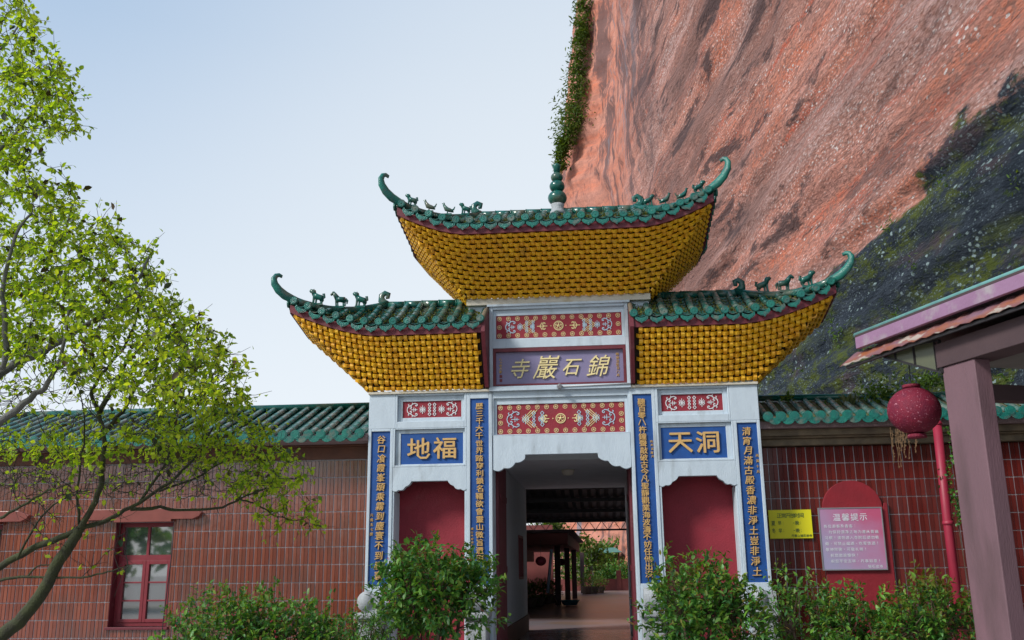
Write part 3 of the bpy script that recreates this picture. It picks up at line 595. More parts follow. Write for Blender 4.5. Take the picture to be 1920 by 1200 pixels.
# ================================================================== HIP ROOFS
barrel = MB()
n = 8
for seg_, (r0, r1, y0, y1) in enumerate(((.050, .046, 0, .035), (.043, .040, .035, .215))):
    o = len(barrel.v)
    for y, r in ((y0, r0), (y1, r1)):
        for j in range(n+1): a = math.pi*j/n; barrel.v.append((r*math.cos(a), y, r*math.sin(a)))
    for j in range(n): barrel.f.append((o+j, o+j+1, o+n+1+j+1, o+n+1+j)); barrel.sm.append(True)
barrel.add([(.05*math.cos(math.pi*j/n), 0, .05*math.sin(math.pi*j/n)) for j in range(n+1)], [tuple(range(n, -1, -1))])
def capmesh():
    b = MB(); b.tube([(0, .03, 0), (0, -.012, 0)], .053, 16); b.tube([(0, -.012, 0), (0, -.02, 0)], [.053, .047], 16)
    ring(b, (0, 0), .040, .003, -.0205, 12); b.ball((0, -.019, 0), .009, 6); return b.mesh('round_end_tile', M['greencap'])
def dripmesh():
    b = MB(); pts = [(-.076, .028), (-.078, -.012), (-.05, -.038), (-.02, -.048), (0, -.066), (.02, -.048), (.05, -.038), (.078, -.012), (.076, .028), (.04, .006), (0, -.002), (-.04, .006)]
    b.prism(pts, -.012, .0); b.tube([(p[0]*.72, -.014, p[1]*.7-.006) for p in pts[:9]], .0025, 4, False)
    return b.mesh('drip_tile', M['greencap'])
def plaincap():
    b = MB(); b.tube([(0, .03, 0), (0, -.014, 0)], .064, 18); b.tube([(0, -.014, 0), (0, -.018, 0)], [.052, .050], 16); return b.mesh('round_end_tile', M['greencap'])
def plaindrip():
    b = MB(); b.prism([(-.08, .03)]+[(-.08*math.cos(math.pi*k/8), -.012-.062*math.sin(math.pi*k/8)) for k in range(9)]+[(.08, .03), (0, .012)], -.012, 0); return b.mesh('drip_tile', M['greencap'])
CAPP, DRIPP = plaincap(), plaindrip()
BAR, BARTOP, CAPM, DRIP = barrel.mesh('barrel_tile', M['greentop']), barrel.mesh('barrel_tile', M['green']), capmesh(), dripmesh()
def frame_m(p, ydir, upv, s=1.):
    y = Vector(ydir).normalized(); x = y.cross(Vector(upv)).normalized(); z = x.cross(y)
    return Matrix(((x.x, y.x, z.x, p[0]), (x.y, y.y, z.y, p[1]), (x.z, y.z, z.z, p[2]), (0, 0, 0, 1))) @ Matrix.Scale(s, 4)
def figurine(b, p, d, h, kind=0):
    """small seated or standing glazed beast facing d (+-1 in x)"""
    x, y, z = p; s = h
    b.box(x-.05*s/.14, x+.05*s/.14, y-.02, y+.02, z-.03, z)
    def q(a, c): return (x+d*a*s, y, z+c*s)
    if kind == 0:
        b.tube([q(-.32, .15), q(-.25, .38), q(.02, .46), q(.22, .62)], [0.140*s, 0.210*s, 0.210*s, 0.168*s], 7)
        b.tube([q(.20, .55), q(.28, .82), q(.42, .86), q(.52, .80)], [0.154*s, 0.182*s, 0.154*s, 0.084*s], 7)
        b.tube([q(.22, .5), q(.26, .2), q(.28, 0)], [0.112*s, 0.077*s, 0.084*s], 5); b.tube([q(.05, .4), q(.08, .2), q(.1, 0)], [0.112*s, 0.070*s, 0.070*s], 5)
        b.tube([q(-.26, .35), q(-.34, .15), q(-.24, 0)], [0.154*s, 0.098*s, 0.084*s], 5); b.tube([q(-.3, .25), q(-.48, .4), q(-.44, .62), q(-.34, .60)], [0.056*s, 0.084*s, 0.084*s, 0.056*s], 5)
        b.tube([q(.28, .85), q(.24, 1.0)], [0.056*s, 0.028*s], 4)
    elif kind == 1:   # horse
        b.tube([q(-.38, .42), q(-.1, .46), q(.15, .48)], [0.210*s, 0.196*s, 0.210*s], 7); b.tube([q(.1, .5), q(.3, .8), q(.42, .98)], [0.196*s, 0.140*s, 0.098*s], 6)
        b.tube([q(.36, .98), q(.52, .84), q(.58, .76)], [0.112*s, 0.098*s, 0.063*s], 6)
        for a in (-.42, -.3, .08, .2): b.tube([q(a, .4), q(a+.02, .2), q(a, 0)], [0.098*s, 0.056*s, 0.063*s], 5)
        b.tube([q(-.45, .5), q(-.56, .35), q(-.54, .12)], [0.070*s, 0.084*s, 0.042*s], 5)
    else:             # bird with raised tail
        b.tube([q(-.5, .12), q(-.2, .3), q(.1, .42), q(.3, .75), q(.34, .95), q(.48, .92)], [0.056*s, 0.182*s, 0.210*s, 0.112*s, 0.098*s, 0.028*s], 6)
        b.tube([q(-.2, .3), q(-.5, .35), q(-.62, .6)], [0.084*s, 0.084*s, 0.042*s], 5); b.tube([q(0, .3), q(.02, 0)], [0.070*s, 0.070*s], 4)
def hip_roof(label, sgn, xin, xe, xr, yf, yb, zr, ze, lift, xl, woven, xw_in, xw, yw, wz, fz):
    """sgn 0: hips at both ends; -1/+1: one outer hip. woven soffit runs from wall (xw, yw front, wz) to eave underside fz"""
    yr = (yf+yb)/2
    root = link('roof', None, gate, (sgn*(xin+xe)/2, yr, wz)); root['label'] = label; root.empty_display_size = .2
    def liftf(ax, y):
        sx_ = max(0, (ax-xl)/(xe-xl)); t = min(1, abs(y-yr)/(yr-yf)); sy_ = .55+.45*t
        return lift*(sx_**1.6)*sy_*(.75 if y > yr and sgn == 0 else 1)
    def H(x, y):
        ax = abs(x); a = (y-yf)/(yr-yf); c = (yb-y)/(yb-yr); b_ = (xe-ax)/(xe-xr); h = max(-.08, min(a, b_, c, 1))
        return ze+(zr-ze)*(h*(.72+.28*h))+liftf(ax, y)
    # deck under the tiles
    b = MB(); nx_ = 44; ny = 20
    X0, X1 = (-xe, xe) if sgn == 0 else (min(sgn*xin, sgn*xe), max(sgn*xin, sgn*xe))
    for i in range(nx_+1):
        for j in range(ny+1):
            x = X0+(X1-X0)*i/nx_; y = yf+(yb-yf)*j/ny; b.v.append((x, y, H(x, y)-.012))
    for i in range(nx_):
        for j in range(ny): q = i*(ny+1)+j; b.f.append((q, q+ny+1, q+ny+2, q+1)); b.sm.append(True)
    B('tile_bed', b, 'moss', root)
    # front barrels
    pitch = .176 if sgn == 0 else .183; xs = []
    if sgn == 0:
        k = int((2*xe-.16)/pitch); xs = [(i-k/2)*(2*xe-.14)/k for i in range(k+1)]
    else:
        k = int((xe-xin-.06)/pitch); xs = [sgn*(xin+.035+(xe-xin-.10)*i/k) for i in range(k+1)]
    for x in xs:
        ax = abs(x); yend = yf+min(1, (xe-ax)/(xe-xr))*(yr-yf)-.02; y = yf-.045; first = True; n_ = max(1, int((yend-y)/.17)+1)
        for q in range(n_):
            y1 = min(y+.178, yend+.02); p0 = Vector((x, y, H(x, max(y, yf))+.034)); p1 = Vector((x, y1, H(x, y1)+.034))
            if y1-y < .05: break
            link('barrel_tile', BARTOP if first or ax > xr+.2 else BAR, root, mtx=frame_m(p0, p1-p0, (0, 0, 1)) @ Matrix.Diagonal((1, (p1-p0).length/.19, 1, 1)))
            if first: link('round_end_tile', CAPM, root, mtx=Matrix.Translation(p0+Vector((0, -.005, .008))) @ Matrix.Rotation(random.uniform(-.1, .1), 4, 'X'))
            first = False; y = y1
    for i in range(len(xs)-1):
        x = (xs[i]+xs[i+1])/2; sl_ = (H(xs[i+1], yf)-H(xs[i], yf))/(xs[i+1]-xs[i])
        link('drip_tile', DRIP, root, mtx=Matrix.Translation((x, yf-.045, H(x, yf)-.026+random.uniform(-.006, .006))) @ Matrix.Diagonal((1.06, 1, 1.15, 1)) @ Matrix.Rotation(-math.atan(sl_), 4, 'Y') @ Matrix.Rotation(random.uniform(-.06, .06), 4, 'Z'))
        # pan tile between barrels
    pan = MB()
    for i in range(len(xs)-1):
        x = (xs[i]+xs[i+1])/2; ax = abs(x); yend = yf+min(1, (xe-ax)/(xe-xr))*(yr-yf); y = yf-.04
        while y < yend-.05:
            z0 = H(x, max(y, yf)); z1 = H(x, y+.1); w_ = .05
            pan.add([(x-w_, y, z0+.014), (x, y, z0-.0), (x+w_, y, z0+.014), (x-w_, y+.1, z1+.0), (x, y+.1, z1-.01), (x+w_, y+.1, z1+.0), (x-w_, y, z0+.002), (x, y, z0-.012), (x+w_, y, z0+.002)], [(0, 1, 4, 3), (1, 2, 5, 4), (6, 7, 1, 0), (7, 8, 2, 1)]); y += .095
    B('pan_tiles', pan, 'green', root, kind='stuff')
    # side and back barrels, joined
    b = MB(); caps = MB()
    for sg in ((-1, 1) if sgn == 0 else (sgn,)):
        y = yf+.09
        while y < yb-.05:
            f_ = min(1, (y-yf)/(yr-yf), (yb-y)/(yb-yr)); xa = sg*(xe+.04); xb = sg*(xe-f_*(xe-xr))
            b.tube([P((xa, y, H(xe*sg, y)+.02), (xb, y, H(xb, y)+.02), 0)]+[(xa+(xb-xa)*t, y, H(xa+(xb-xa)*t, y)+.02) for t in (.33, .66, 1)], .042, 6)
            caps.tube([(sg*(xe+.035), y, H(xe*sg, y)+.022), (sg*(xe+.065), y, H(xe*sg, y)+.022)], .052, 10)
            caps.prism([(y+.083+p*.078, H(xe*sg, y)-.012+q_) for p, q_ in ((-1, .02), (-1, -.012), (-.6, -.038), (0, -.064), (.6, -.038), (1, -.012), (1, .02))], sg*(xe+.04), sg*(xe+.052), 'yz')
            y += pitch
    for x in xs:
        ax = abs(x); ye = yb-min(1, (xe-ax)/(xe-xr))*(yb-yr); b.tube([(x, yb+.04, H(x, yb)+.02), (x, (yb+ye)/2, H(x, (yb+ye)/2)+.02), (x, ye, H(x, ye)+.02)], .042, 6)
    B('side_tiles', b, 'green', root, kind='stuff'); B('side_end_tiles', caps, 'greencap', root, kind='stuff')
    # fascia following the eave
    def eave_line(off, n_=28): return [(X0+(X1-X0)*i/n_) for i in range(n_+1)]
    b = MB(); hgt = .105
    xs_ = eave_line(0)
    for x in xs_:
        z = H(x, yf)-.03
        for dy, dz in ((-.01, 0), (-.01, -hgt), (.03, -hgt), (.03, 0)): b.v.append((x, yf+dy, z+dz))
    for i in range(len(xs_)-1):
        for k in range(4): b.f.append((i*4+k, i*4+(k+1) % 4, i*4+4+(k+1) % 4, i*4+4+k)); b.sm.append(False)
    b.f += [(0, 3, 2, 1), tuple(len(b.v)-4+i for i in range(4))]; b.sm += [False]*2
    B('fascia_board', b, 'darkred', root)
    b = MB()
    for sg in ((-1, 1) if sgn == 0 else (sgn,)):
        b = MB(); ys = [yf+.035+(yb-yf-.04)*i/16 for i in range(17)]
        for i in range(16):
            z0 = H(xe*sg, ys[i])-.03; z1 = H(xe*sg, ys[i+1])-.03; o = len(b.v)
            for y, z in ((ys[i], z0), (ys[i+1], z1)):
                for dx, dz in ((.01, 0), (.01, -hgt), (-.03, -hgt), (-.03, 0)): b.v.append((sg*(xe+dx), y, z+dz))
            for k in range(4): b.f.append((o+k, o+(k+1) % 4, o+4+(k+1) % 4, o+4+k)); b.sm.append(False)
        B('fascia_board', b, 'darkred', root)
    # ridge and hips
    rd = Vector((0, 0, 1))
    rx0, rx1 = (-xr, xr) if sgn == 0 else (min(sgn*xin, sgn*xr), max(sgn*xin, sgn*xr))
    nseg = max(3, int((rx1-rx0)/.22))
    b = MB()
    for i in range(nseg):
        xa = rx0+(rx1-rx0)*i/nseg; xb = rx0+(rx1-rx0)*(i+1)/nseg; b.tube([(xa, yr, zr+.03), (xb-.012, yr, zr+.03)], [.052, .046], 8, flat=(.8, 1.15)); b.tube([(xb-.012, yr, zr+.03), (xb, yr, zr+.03)], .056, 8, flat=(.8, 1.15))
    B('ridge_tile', b, 'green', root)
    for sg in ((-1, 1) if sgn == 0 else (sgn,)):
        # scroll at ridge end
        pts = [(-.16, .03), (0, .03), (.06, .05), (.12, .11), (.12, .18), (.07, .215), (.02, .195), (.03, .15), (.06, .145)]
        b = MB(); b.tube([(sg*(xr+p[0]-.02), yr, zr+p[1]) for p in pts], [.05, .055, .06, .055, .045, .04, .035, .03, .02], 8, flat=(.7, 1)); B('ridge_end_scroll', b, 'green', root)
        for ysg, yy in ((-1, yf), (1, yb)):
            b = MB(); pts = []
            for k in range(9):
                f_ = k/8; x = sg*(xr+(xe-xr)*f_); y = yr+(yy-yr)*f_; pts.append((x, y, H(x, y)+.055-.01*math.sin(math.pi*f_)))
            b.tube(pts, .042, 8, flat=(.8, 1.2)); B('hip_ridge', b, 'green', root)
            # sweeping horn at the corner
            cx_, cy_, cz_ = pts[-1]
            dx, dy = sg*.80, ysg*.60
            tl = [(-.16, -.045), (-.02, .0), (.10, .055), (.21, .15), (.285, .27), (.30, .38), (.265, .455), (.215, .475), (.18, .455), (.185, .425)]
            tl = [(a*(.80 if ysg < 0 else .7), c*((.72 if sgn == 0 else .64) if ysg < 0 else .55)) for a, c in tl]
            b = MB(); b.tube([(cx_+dx*a, cy_+dy*a, cz_+c) for a, c in tl], [.045, .058, .064, .060, .052, .042, .033, .029, .028, .016], 10, flat=(.62, 1.0), upv=None); B('corner_horn', b, 'greencap', root)
            if ysg < 0:
                fk = [(.30, 0), (.52, 1), (.74, 0)] if sgn else [(.2, 0), (.42, 2), (.64, 2), (.84, 0)]
                for f_, kd in fk:
                    x = sg*(xr+(xe-xr)*f_); y = yr+(yy-yr)*f_; b = MB(); figurine(b, (x, y, H(x, y)+.10), sg, .205 if sgn else .165, kd); B('figurine', b, 'green', root)
    # ---- woven soffit
    def zt(x, y): return H(x, y)-.03-hgt+.015
    fx = xe-.03; bk_ = MB()
    faces = []
    yfw = yf+.03
    def front(u, t):   # u: x coordinate, t 0 wall..1 eave
        hw = xw+(fx-xw)*t; a0_ = xw_in if sgn else 0; au = a0_+(abs(u)-a0_)/(hw-a0_)*(fx-a0_)
        return Vector((u, yw+(yfw-yw)*t, wz+(zt(math.copysign(max(0, min(xe, au)), u), yf)-wz)*t))
    nrow = 14 if sgn == 0 else 10; cell = .071 if sgn == 0 else .0765
    strip_h = MB(); L_ = cell*1.52; w_ = cell*(.60 if sgn == 0 else .61); th = .017; arch = .030
    for i in range(6):
        t = i/5; x = (t-.5)*L_; z = math.sin(math.pi*t)*(arch+.010)-.014
        for y_, z_ in ((-w_/2, z), (w_/2, z), (w_/2, z+th), (-w_/2, z+th)): strip_h.v.append((x, y_, z_))
    for i in range(5):
        for k in range(4): strip_h.f.append((i*4+k, i*4+4+k, i*4+4+(k+1) % 4, i*4+(k+1) % 4)); strip_h.sm.append(False)
    strip_h.f += [(0, 1, 2, 3), (23, 22, 21, 20)]; strip_h.sm += [False]*2
    sm_ = strip_h.mesh('woven_brick', M['yellow'])
    items = []
    def lay(face, u0f, u1f, key):
        for j in range(nrow):
            t = (j+.5)/nrow; ua, ub = u0f(t), u1f(t)
            i0 = math.ceil((ua-cell*.05)/cell); i1 = math.floor((ub+cell*.05)/cell)
            for i in range(i0, i1+1):
                u = i*cell; p = face(u, t); du = (face(u+.01, t)-face(u-.01, t)).normalized(); dt = (face(u, t+.02)-face(u, t-.02)).normalized(); nn = du.cross(dt).normalized()
                if nn.z > 0: nn = -nn
                if (i+j) % 2 == 0: a = du
                else: a = dt; p = p-nn*(.020 if sgn == 0 else 0)
                c = nn.cross(a); jit = random.uniform(-.003, .003)
                mt = Matrix(((a.x, c.x, nn.x, p.x), (a.y, c.y, nn.y, p.y+jit), (a.z, c.z, nn.z, p.z), (0, 0, 0, 1))) @ Matrix.Rotation(random.uniform(-.05, .05), 4, 'Z')
                items.append((key, mt))
    if sgn == 0: lay(front, lambda t: -(xw+(fx-xw)*t), lambda t: xw+(fx-xw)*t, 0)
    elif sgn > 0: lay(front, lambda t: xw_in, lambda t: xw+(fx-xw)*t, 0)
    else: lay(front, lambda t: -(xw+(fx-xw)*t), lambda t: -xw_in, 0)
    yb_w = 2*yr-yw
    for sg in ((-1, 1) if sgn == 0 else (sgn,)):
        def side(u, t, sg=sg): return Vector((sg*(xw+(fx-xw)*t), u, wz+(zt(xe*sg, max(yf, min(yb, yr+(u-yr)/((yr-yw)+(yw-yfw)*t)*(yr-yf))))-wz)*t))
        lay(side, lambda t: yw+(yfw-yw)*t, lambda t: yb_w+(2*yr-yfw-yb_w)*t, 1)
    items.sort(key=lambda q: q[0]); head = [q for q in items if q[0] == 0][:300]
    rest = items[len(head):]
    for _, mt in head: link('woven_brick', sm_, root, mtx=mt)
    b = MB(); tv = [Vector(v) for v in strip_h.v]
    for _, mt in rest: b.add([mt @ v for v in tv], strip_h.f)
    B('woven_bricks', b, 'yellow', root, kind='stuff')
    # dark backing behind the weave (a little inside)
    b = MB(); nn_ = 24
    def grid(fn, ua, ub, off):
        o = len(b.v)
        for i in range(nn_+1):
            for j in range(5):
                t = j/4; lo, hi = ua(t), ub(t); p = fn(lo+(hi-lo)*i/nn_, t)+Vector(off); b.v.append(tuple(p))
        for i in range(nn_):
            for j in range(4): q = o+i*5+j; b.f.append((q, q+5, q+6, q+1)); b.sm.append(False)
    if sgn == 0: grid(front, lambda t: -(xw+(fx-xw)*t), lambda t: xw+(fx-xw)*t, (0, .02, .02))
    elif sgn > 0: grid(front, lambda t: xw_in-.03, lambda t: xw+(fx-xw)*t, (0, .02, .02))
    else: grid(front, lambda t: -(xw+(fx-xw)*t), lambda t: -xw_in+.03, (0, .02, .02))
    for sg in ((-1, 1) if sgn == 0 else (sgn,)):
        def side(u, t, sg=sg): return Vector((sg*(xw+(fx-xw)*t), u, wz+(zt(xe*sg, max(yf, min(yb, yr+(u-yr)/((yr-yw)+(yw-yfw)*t)*(yr-yf))))-wz)*t))
        grid(side, lambda t: yw+(yfw-yw)*t, lambda t: yb_w+(2*yr-yfw-yb_w)*t, (-.02*sg, 0, .02))
    B('soffit_backing', b, 'backing', root)
    # moss cushions and leaf litter caught between the tiles
    n_ = 1500; u_ = rng.random(n_)**(1.6 if sgn else 1.0); xx = (sgn*(xin+(xe-.5-xin)*u_)) if sgn else (rng.random(n_)*2-1)*(xe-.7)
    yy = yf+.03+rng.random(n_)**(1.2)*(yr-yf-.15); ok_ = (xe-np.abs(xx))/(xe-xr) > (yy-yf)/(yr-yf)
    xx, yy = xx[ok_], yy[ok_]; zz = np.array([H(a_, b_)+.022 for a_, b_ in zip(xx, yy)])+rng.random(len(xx))*.02
    ps = np.stack([xx, yy, zz], 1); dd = unit(len(xx))+[0, -.3, .5]; o_ = leafmesh('moss_litter', leafarrays(ps-np.array(wl(root)), dd, unit(len(xx)), rng.uniform(.018, .045, len(xx)), .55), M['litter'])
    link('moss_litter', o_, root, wl(root), 'stuff')
    return root, H
up_roof, HU = hip_roof('upper green tiled hip roof with a wide yellow woven soffit', 0, 0, 2.06, 1.10, -.75, 1.75, 6.52, 5.955, .31, 1.15, True, 0, 1.235, 0., 5.15, 5.85)
lr, HL = hip_roof('left lower green tiled roof with yellow woven soffit', -1, .955, 3.55, 2.42, -.44, 1.34, 5.20, 4.71, .36, 2.35, True, 1.0, 2.53, 0., 3.91, 4.60)
rr, HR = hip_roof('right lower green tiled roof with yellow woven soffit', 1, .955, 3.55, 2.42, -.44, 1.34, 5.20, 4.71, .36, 2.35, True, 1.0, 2.53, 0., 3.91, 4.60)
for s, r_ in ((-1, lr), (1, rr)):     # barge boards against the centre bay
    b = MB().prism([(.06, 3.92), (.06, 5.0), (-.12, 4.93), (-.46, 4.74), (-.48, 4.58), (-.08, 3.92)], min(s*.935, s*.985), max(s*.935, s*.985), 'yz'); B('barge_board', b, 'darkred', r_)
    b = MB().tube([(s*.96, -.47, 4.76), (s*.96, -.12, 4.955), (s*.96, .05, 5.02)], .032, 6); B('verge_tile', b, 'mould', r_)
# finial on the upper ridge
fin = MB().lathe([(.115, 0), (.115, .04), (.10, .06), (.085, .12), (.10, .16)], (.01, .5, 6.50), 20)
fi = B('finial', fin, 'stone', up_roof)
prof = [(.07, 0), (.10, .02)]
for r, z in ((.138, .10), (.112, .28), (.090, .42)):
    for a in range(-4, 5): q = a*math.pi/10; prof.append((r*math.cos(q), z+r*.85*math.sin(q)))
prof += [(.045, .50), (.05, .56), (.062, .585), (.06, .61), (.03, .63), (.001, .635)]
B('gourd', MB().lathe(prof, (.01, .5, 6.66), 24), 'green', fi)
# ================================================================== LEFT BUILDING
def tile_wall(parent, x0, x1, z0, z1, y, pw, ph, m, holes=(), nobj=300, gap=.009):
    """glazed wall tiles: each a raised slab with a groove down its middle; the nobj that show largest are objects"""
    items = []
    nx_ = int((x1-x0)/pw); nz_ = int((z1-z0)/ph)
    for i in range(nx_):
        for j in range(nz_):
            xa = x1-(i+1)*pw if x1 < 0 else x0+i*pw; zb = z1-(j+1)*ph
            if any(a < xa+pw*.98 and xa+pw*.02 < b_ and c < zb+ph*.98 and zb+ph*.02 < d for a, b_, c, d in holes):
                for a, b_, c, d in holes:      # cut to the hole's edges
                    if not (a < xa+pw*.98 and xa+pw*.02 < b_ and c < zb+ph*.98 and zb+ph*.02 < d): continue
                    if xa < a-.015: items.append((xa, a, zb, zb+ph, 0))
                    if xa+pw > b_+.015: items.append((b_, xa+pw, zb, zb+ph, 0))
                    l_, r_ = max(xa, a), min(xa+pw, b_)
                    if r_-l_ > .02:
                        if zb < c-.02: items.append((l_, r_, zb, c, 0))
                        if zb+ph > d+.02: items.append((l_, r_, d, zb+ph, 0))
                continue
            items.append((xa, xa+pw, zb, zb+ph, 1))
    def tm(b, w_, h_, ox, oz, oy=0.):
        g2 = gap/2; hw = w_/2
        for a, c in ((g2, hw-.0028), (hw+.0028, w_-g2)):
            e_ = .0035; v = [(ox+a, y+oy, oz+g2), (ox+c, y+oy, oz+g2), (ox+c, y+oy, oz+h_-g2), (ox+a, y+oy, oz+h_-g2), (ox+a+e_, y-.009+oy, oz+g2+e_), (ox+c-e_, y-.009+oy, oz+g2+e_), (ox+c-e_, y-.009+oy, oz+h_-g2-e_), (ox+a+e_, y-.009+oy, oz+h_-g2-e_)]
            b.add(v, [(4, 5, 6, 7), (0, 1, 5, 4), (1, 2, 6, 5), (2, 3, 7, 6), (3, 0, 4, 7)])
        b.add([(ox+hw-.003, y-.005+oy, oz+g2), (ox+hw+.003, y-.005+oy, oz+g2), (ox+hw+.003, y-.005+oy, oz+h_-g2), (ox+hw-.003, y-.005+oy, oz+h_-g2)], [(0, 1, 2, 3)])
    full = [q for q in items if q[4]]; cut = [q for q in items if not q[4]]
    full.sort(key=lambda q: (q[0]-CAM[0])**2+(q[2]-1.6)**2*.3+(100 if q[2] < .7 else 0))
    b = MB(); tm(b, pw, ph, 0, 0); me = b.mesh('wall_tile', M[m], (0, y, 0))
    for q in full[:nobj]:
        o = link('wall_tile', me, parent, (q[0], y+random.uniform(-.0015, .0015), q[2])); o.rotation_euler = (random.uniform(-.006, .006), 0, random.uniform(-.012, .012))
    b = MB()
    for q in full[nobj:]+cut: tm(b, q[1]-q[0], q[3]-q[2], q[0], q[2], oy=random.uniform(-.0015, .0015))
    B('wall_tiles', b, m, parent, kind='stuff')
hall = thing('side_hall', 'long hall clad in red-brown glazed tiles left of the gateway, green tiled roof', 'building', (-6, 1.8, 0))
WY = .42
# window openings (x0,x1,z0,z1)
wins = [(-6.14, -5.33, .90, 2.27), (-8.6, -7.79, .90, 2.27)]
b = MB(); xs_ = [-9.6]+[v for w_ in sorted(wins) for v in w_[:2]]+[-2.56]
for i in range(0, len(xs_), 2): b.box(xs_[i], xs_[i+1], WY+.012, WY+.25, 0, 3.07)
for w_ in wins: b.box(w_[0], w_[1], WY+.012, WY+.25, 0, w_[2]); b.box(w_[0], w_[1], WY+.012, WY+.25, w_[3], 3.07)
b.box(-9.6, -2.56, 3.0, 3.2, 0, 3.07); b.box(-9.6, -9.4, WY+.25, 3.0, 0, 3.07)
wall_ = B('wall', b, 'grout', hall)
tile_wall(wall_, -9.6, -2.575, .02, 3.055, WY+.011, .107, .2295, 'tile', [w_ for w_ in wins], 300)
B('beam', MB().box(-9.7, -2.57, .36, .6, 3.07, 3.235).box(-9.7, -2.57, .33, .6, 3.235, 3.262), 'beam', hall, bev=.006)
B('soffit', MB().prism([(.0, 3.30), (.02, 3.265), (.62, 3.264), (.62, 3.33), (.0, 3.36)], -9.85, -2.56, 'yz'), 'granite', hall, label='speckled pinkish plaster soffit under the eave')
rf = link('roof', None, hall, (-6, 1.6, 3.3)); rf['label'] = 'low green glazed tile roof with hip end'
def HW(x, y): return 3.335+(3.97-3.335)*((y-.0)/1.6)
xe_l = -10.1; hipx = -8.35
def yend_l(x): return 1.6 if x > hipx else 1.6*(x-xe_l)/(hipx-xe_l)
b = MB().add([(hipx, 1.6, 3.955), (-2.56, 1.6, 3.955), (-2.56, 0, 3.33), (xe_l, 0, 3.33)], [(0, 3, 2, 1)]).add([(hipx, 1.6, 3.955), (-2.56, 1.6, 3.955), (-2.56, 3.2, 3.33), (xe_l, 3.2, 3.33)], [(0, 1, 2, 3)]).add([(hipx, 1.6, 3.955), (xe_l, 0, 3.33), (xe_l, 3.2, 3.33)], [(0, 1, 2)])
B('tile_bed', b, 'green', rf)
rowm = None
def tile_row(x, ya, yb_, Hf, r=.040, st=.19):
    b = MB(); y = ya
    while y < yb_-.04:
        y1 = min(y+st, yb_); o = len(b.v); k = 6
        for yy, rr_ in ((y, r*1.12), (y1, r*.95)):
            for j in range(k+1): a = math.pi*j/k; b.v.append((x+rr_*math.cos(a), yy, Hf(x, yy)+.008+rr_*math.sin(a)))
        for j in range(k): b.f.append((o+j, o+j+1, o+k+2+j, o+k+1+j)); b.sm.append(True)
        b.add([b.v[o+j] for j in range(k+1)], [tuple(range(k, -1, -1))]); y = y1
    return b
x = -2.66; xsL = []
while x > -9.95: xsL.append(x); x -= .174
for x in xsL:
    ye = yend_l(x)
    if ye > .15: B('tile_row', tile_row(x, -.04, ye, HW), 'greentop', rf)
    link('round_end_tile', CAPP, rf, (x, -.045, HW(x, 0)+.02))
    link('drip_tile', DRIPP, rf, mtx=Matrix.Translation((x-.087, -.043, 3.322)) @ Matrix.Rotation(random.uniform(-.06, .06), 4, 'Z'))
B('ridge_tile', MB().tube([(hipx, 1.6, 4.0), (-2.56, 1.6, 4.0)], .05, 8), 'green', rf); B('hip_ridge', MB().tube([(hipx, 1.6, 4.0), (xe_l, 0, 3.39)], .05, 8), 'green', rf)
# windows
def window(wx0, wx1, z0, z1):
    wn = link('window', None, hall, ((wx0+wx1)/2, WY+.14, z0)); y0 = WY+.14; y1 = y0+.06
    B('frame', MB().hole(wx0+.003, wx1-.003, z0, z1-.003, wx0+.055, wx1-.055, z0+.05, z1-.06, y0, y1+.02), 'window', wn, bev=.004)
    xm = (wx0+wx1)/2; zt_ = z0+.86
    b = MB().box(wx0+.055, wx1-.055, y0+.005, y1, zt_, zt_+.075).box(xm-.017, xm+.017, y0+.007, y1, zt_+.075, z1-.06)
    B('transom', b, 'window', wn)
    for a, c in ((wx0+.055, xm-.002), (xm+.002, wx1-.055)):
        b = MB().hole(a, c, z0+.05, zt_, a+.045, c-.045, z0+.095, zt_-.05, y0-.01, y1-.01)
        for k in (1, 2): z = z0+.095+(zt_-.05-z0-.095)*k/3; b.box(a+.045, c-.045, y0-.004, y1-.02, z-.011, z+.011)
        B('sash', b, 'window', wn, bev=.003)
        B('pane', MB().box(a+.04, c-.04, y0+.022, y0+.027, z0+.09, zt_-.045), 'glass', wn)
    B('pane', MB().box(wx0+.05, xm-.015, y0+.028, y0+.034, zt_+.07, z1-.055), 'glass', wn); B('pane', MB().box(xm+.015, wx1-.05, y0+.028, y0+.034, zt_+.07, z1-.055), 'glass', wn)
    B('reveal', MB().box(wx0+.001, wx0+.004, WY, y0, z0, z1-.004), 'darkred', wn); B('reveal', MB().box(wx1-.004, wx1-.001, WY, y0, z0, z1-.004), 'darkred', wn)
    B('sill', MB().box(wx0-.03, wx1+.03, WY-.03, y0, z0-.035, z0), 'darkred', wn, bev=.004)
    # lattice inside
    b = MB()
    for k in range(5): b.box(wx0+.1+k*.15, wx0+.112+k*.15, y0+.16, y0+.17, z0, z1)
    for k in range(6): b.box(wx0+.05, wx1-.05, y0+.172, y0+.18, z0+.1+k*.15, z0+.112+k*.15)
    B('lattice', b, 'window', wn)
    hx0, hx1 = wx0-.46, wx1+.42
    hd = B('hood', MB().prism([(hx0, z1+.06), (hx0+.05, z1+.03), (wx0, z1+.03), (wx0, z1-.002), (wx1, z1-.002), (wx1, z1+.03), (hx1-.12, z1+.03), (hx1-.03, z1+.07), (hx1, z1+.115), (hx1-.06, z1+.135), (hx1-.16, z1+.175), (hx0+.06, z1+.175), (hx0, z1+.12)], WY-.085, WY+.001), 'hood', wn, bev=.006)
for w_ in wins: window(*w_)
tag(B('cable', MB().tube([tuple(at(326, 985, .3)), tuple(at(322, 1040, .3)), tuple(at(314, 1100, .31)), tuple(at(306, 1165, .32)), tuple(at(300, 1230, .32))], .007, 6), 'steel'), 'black cable hanging down beside the red window of the tiled hall', 'cable')
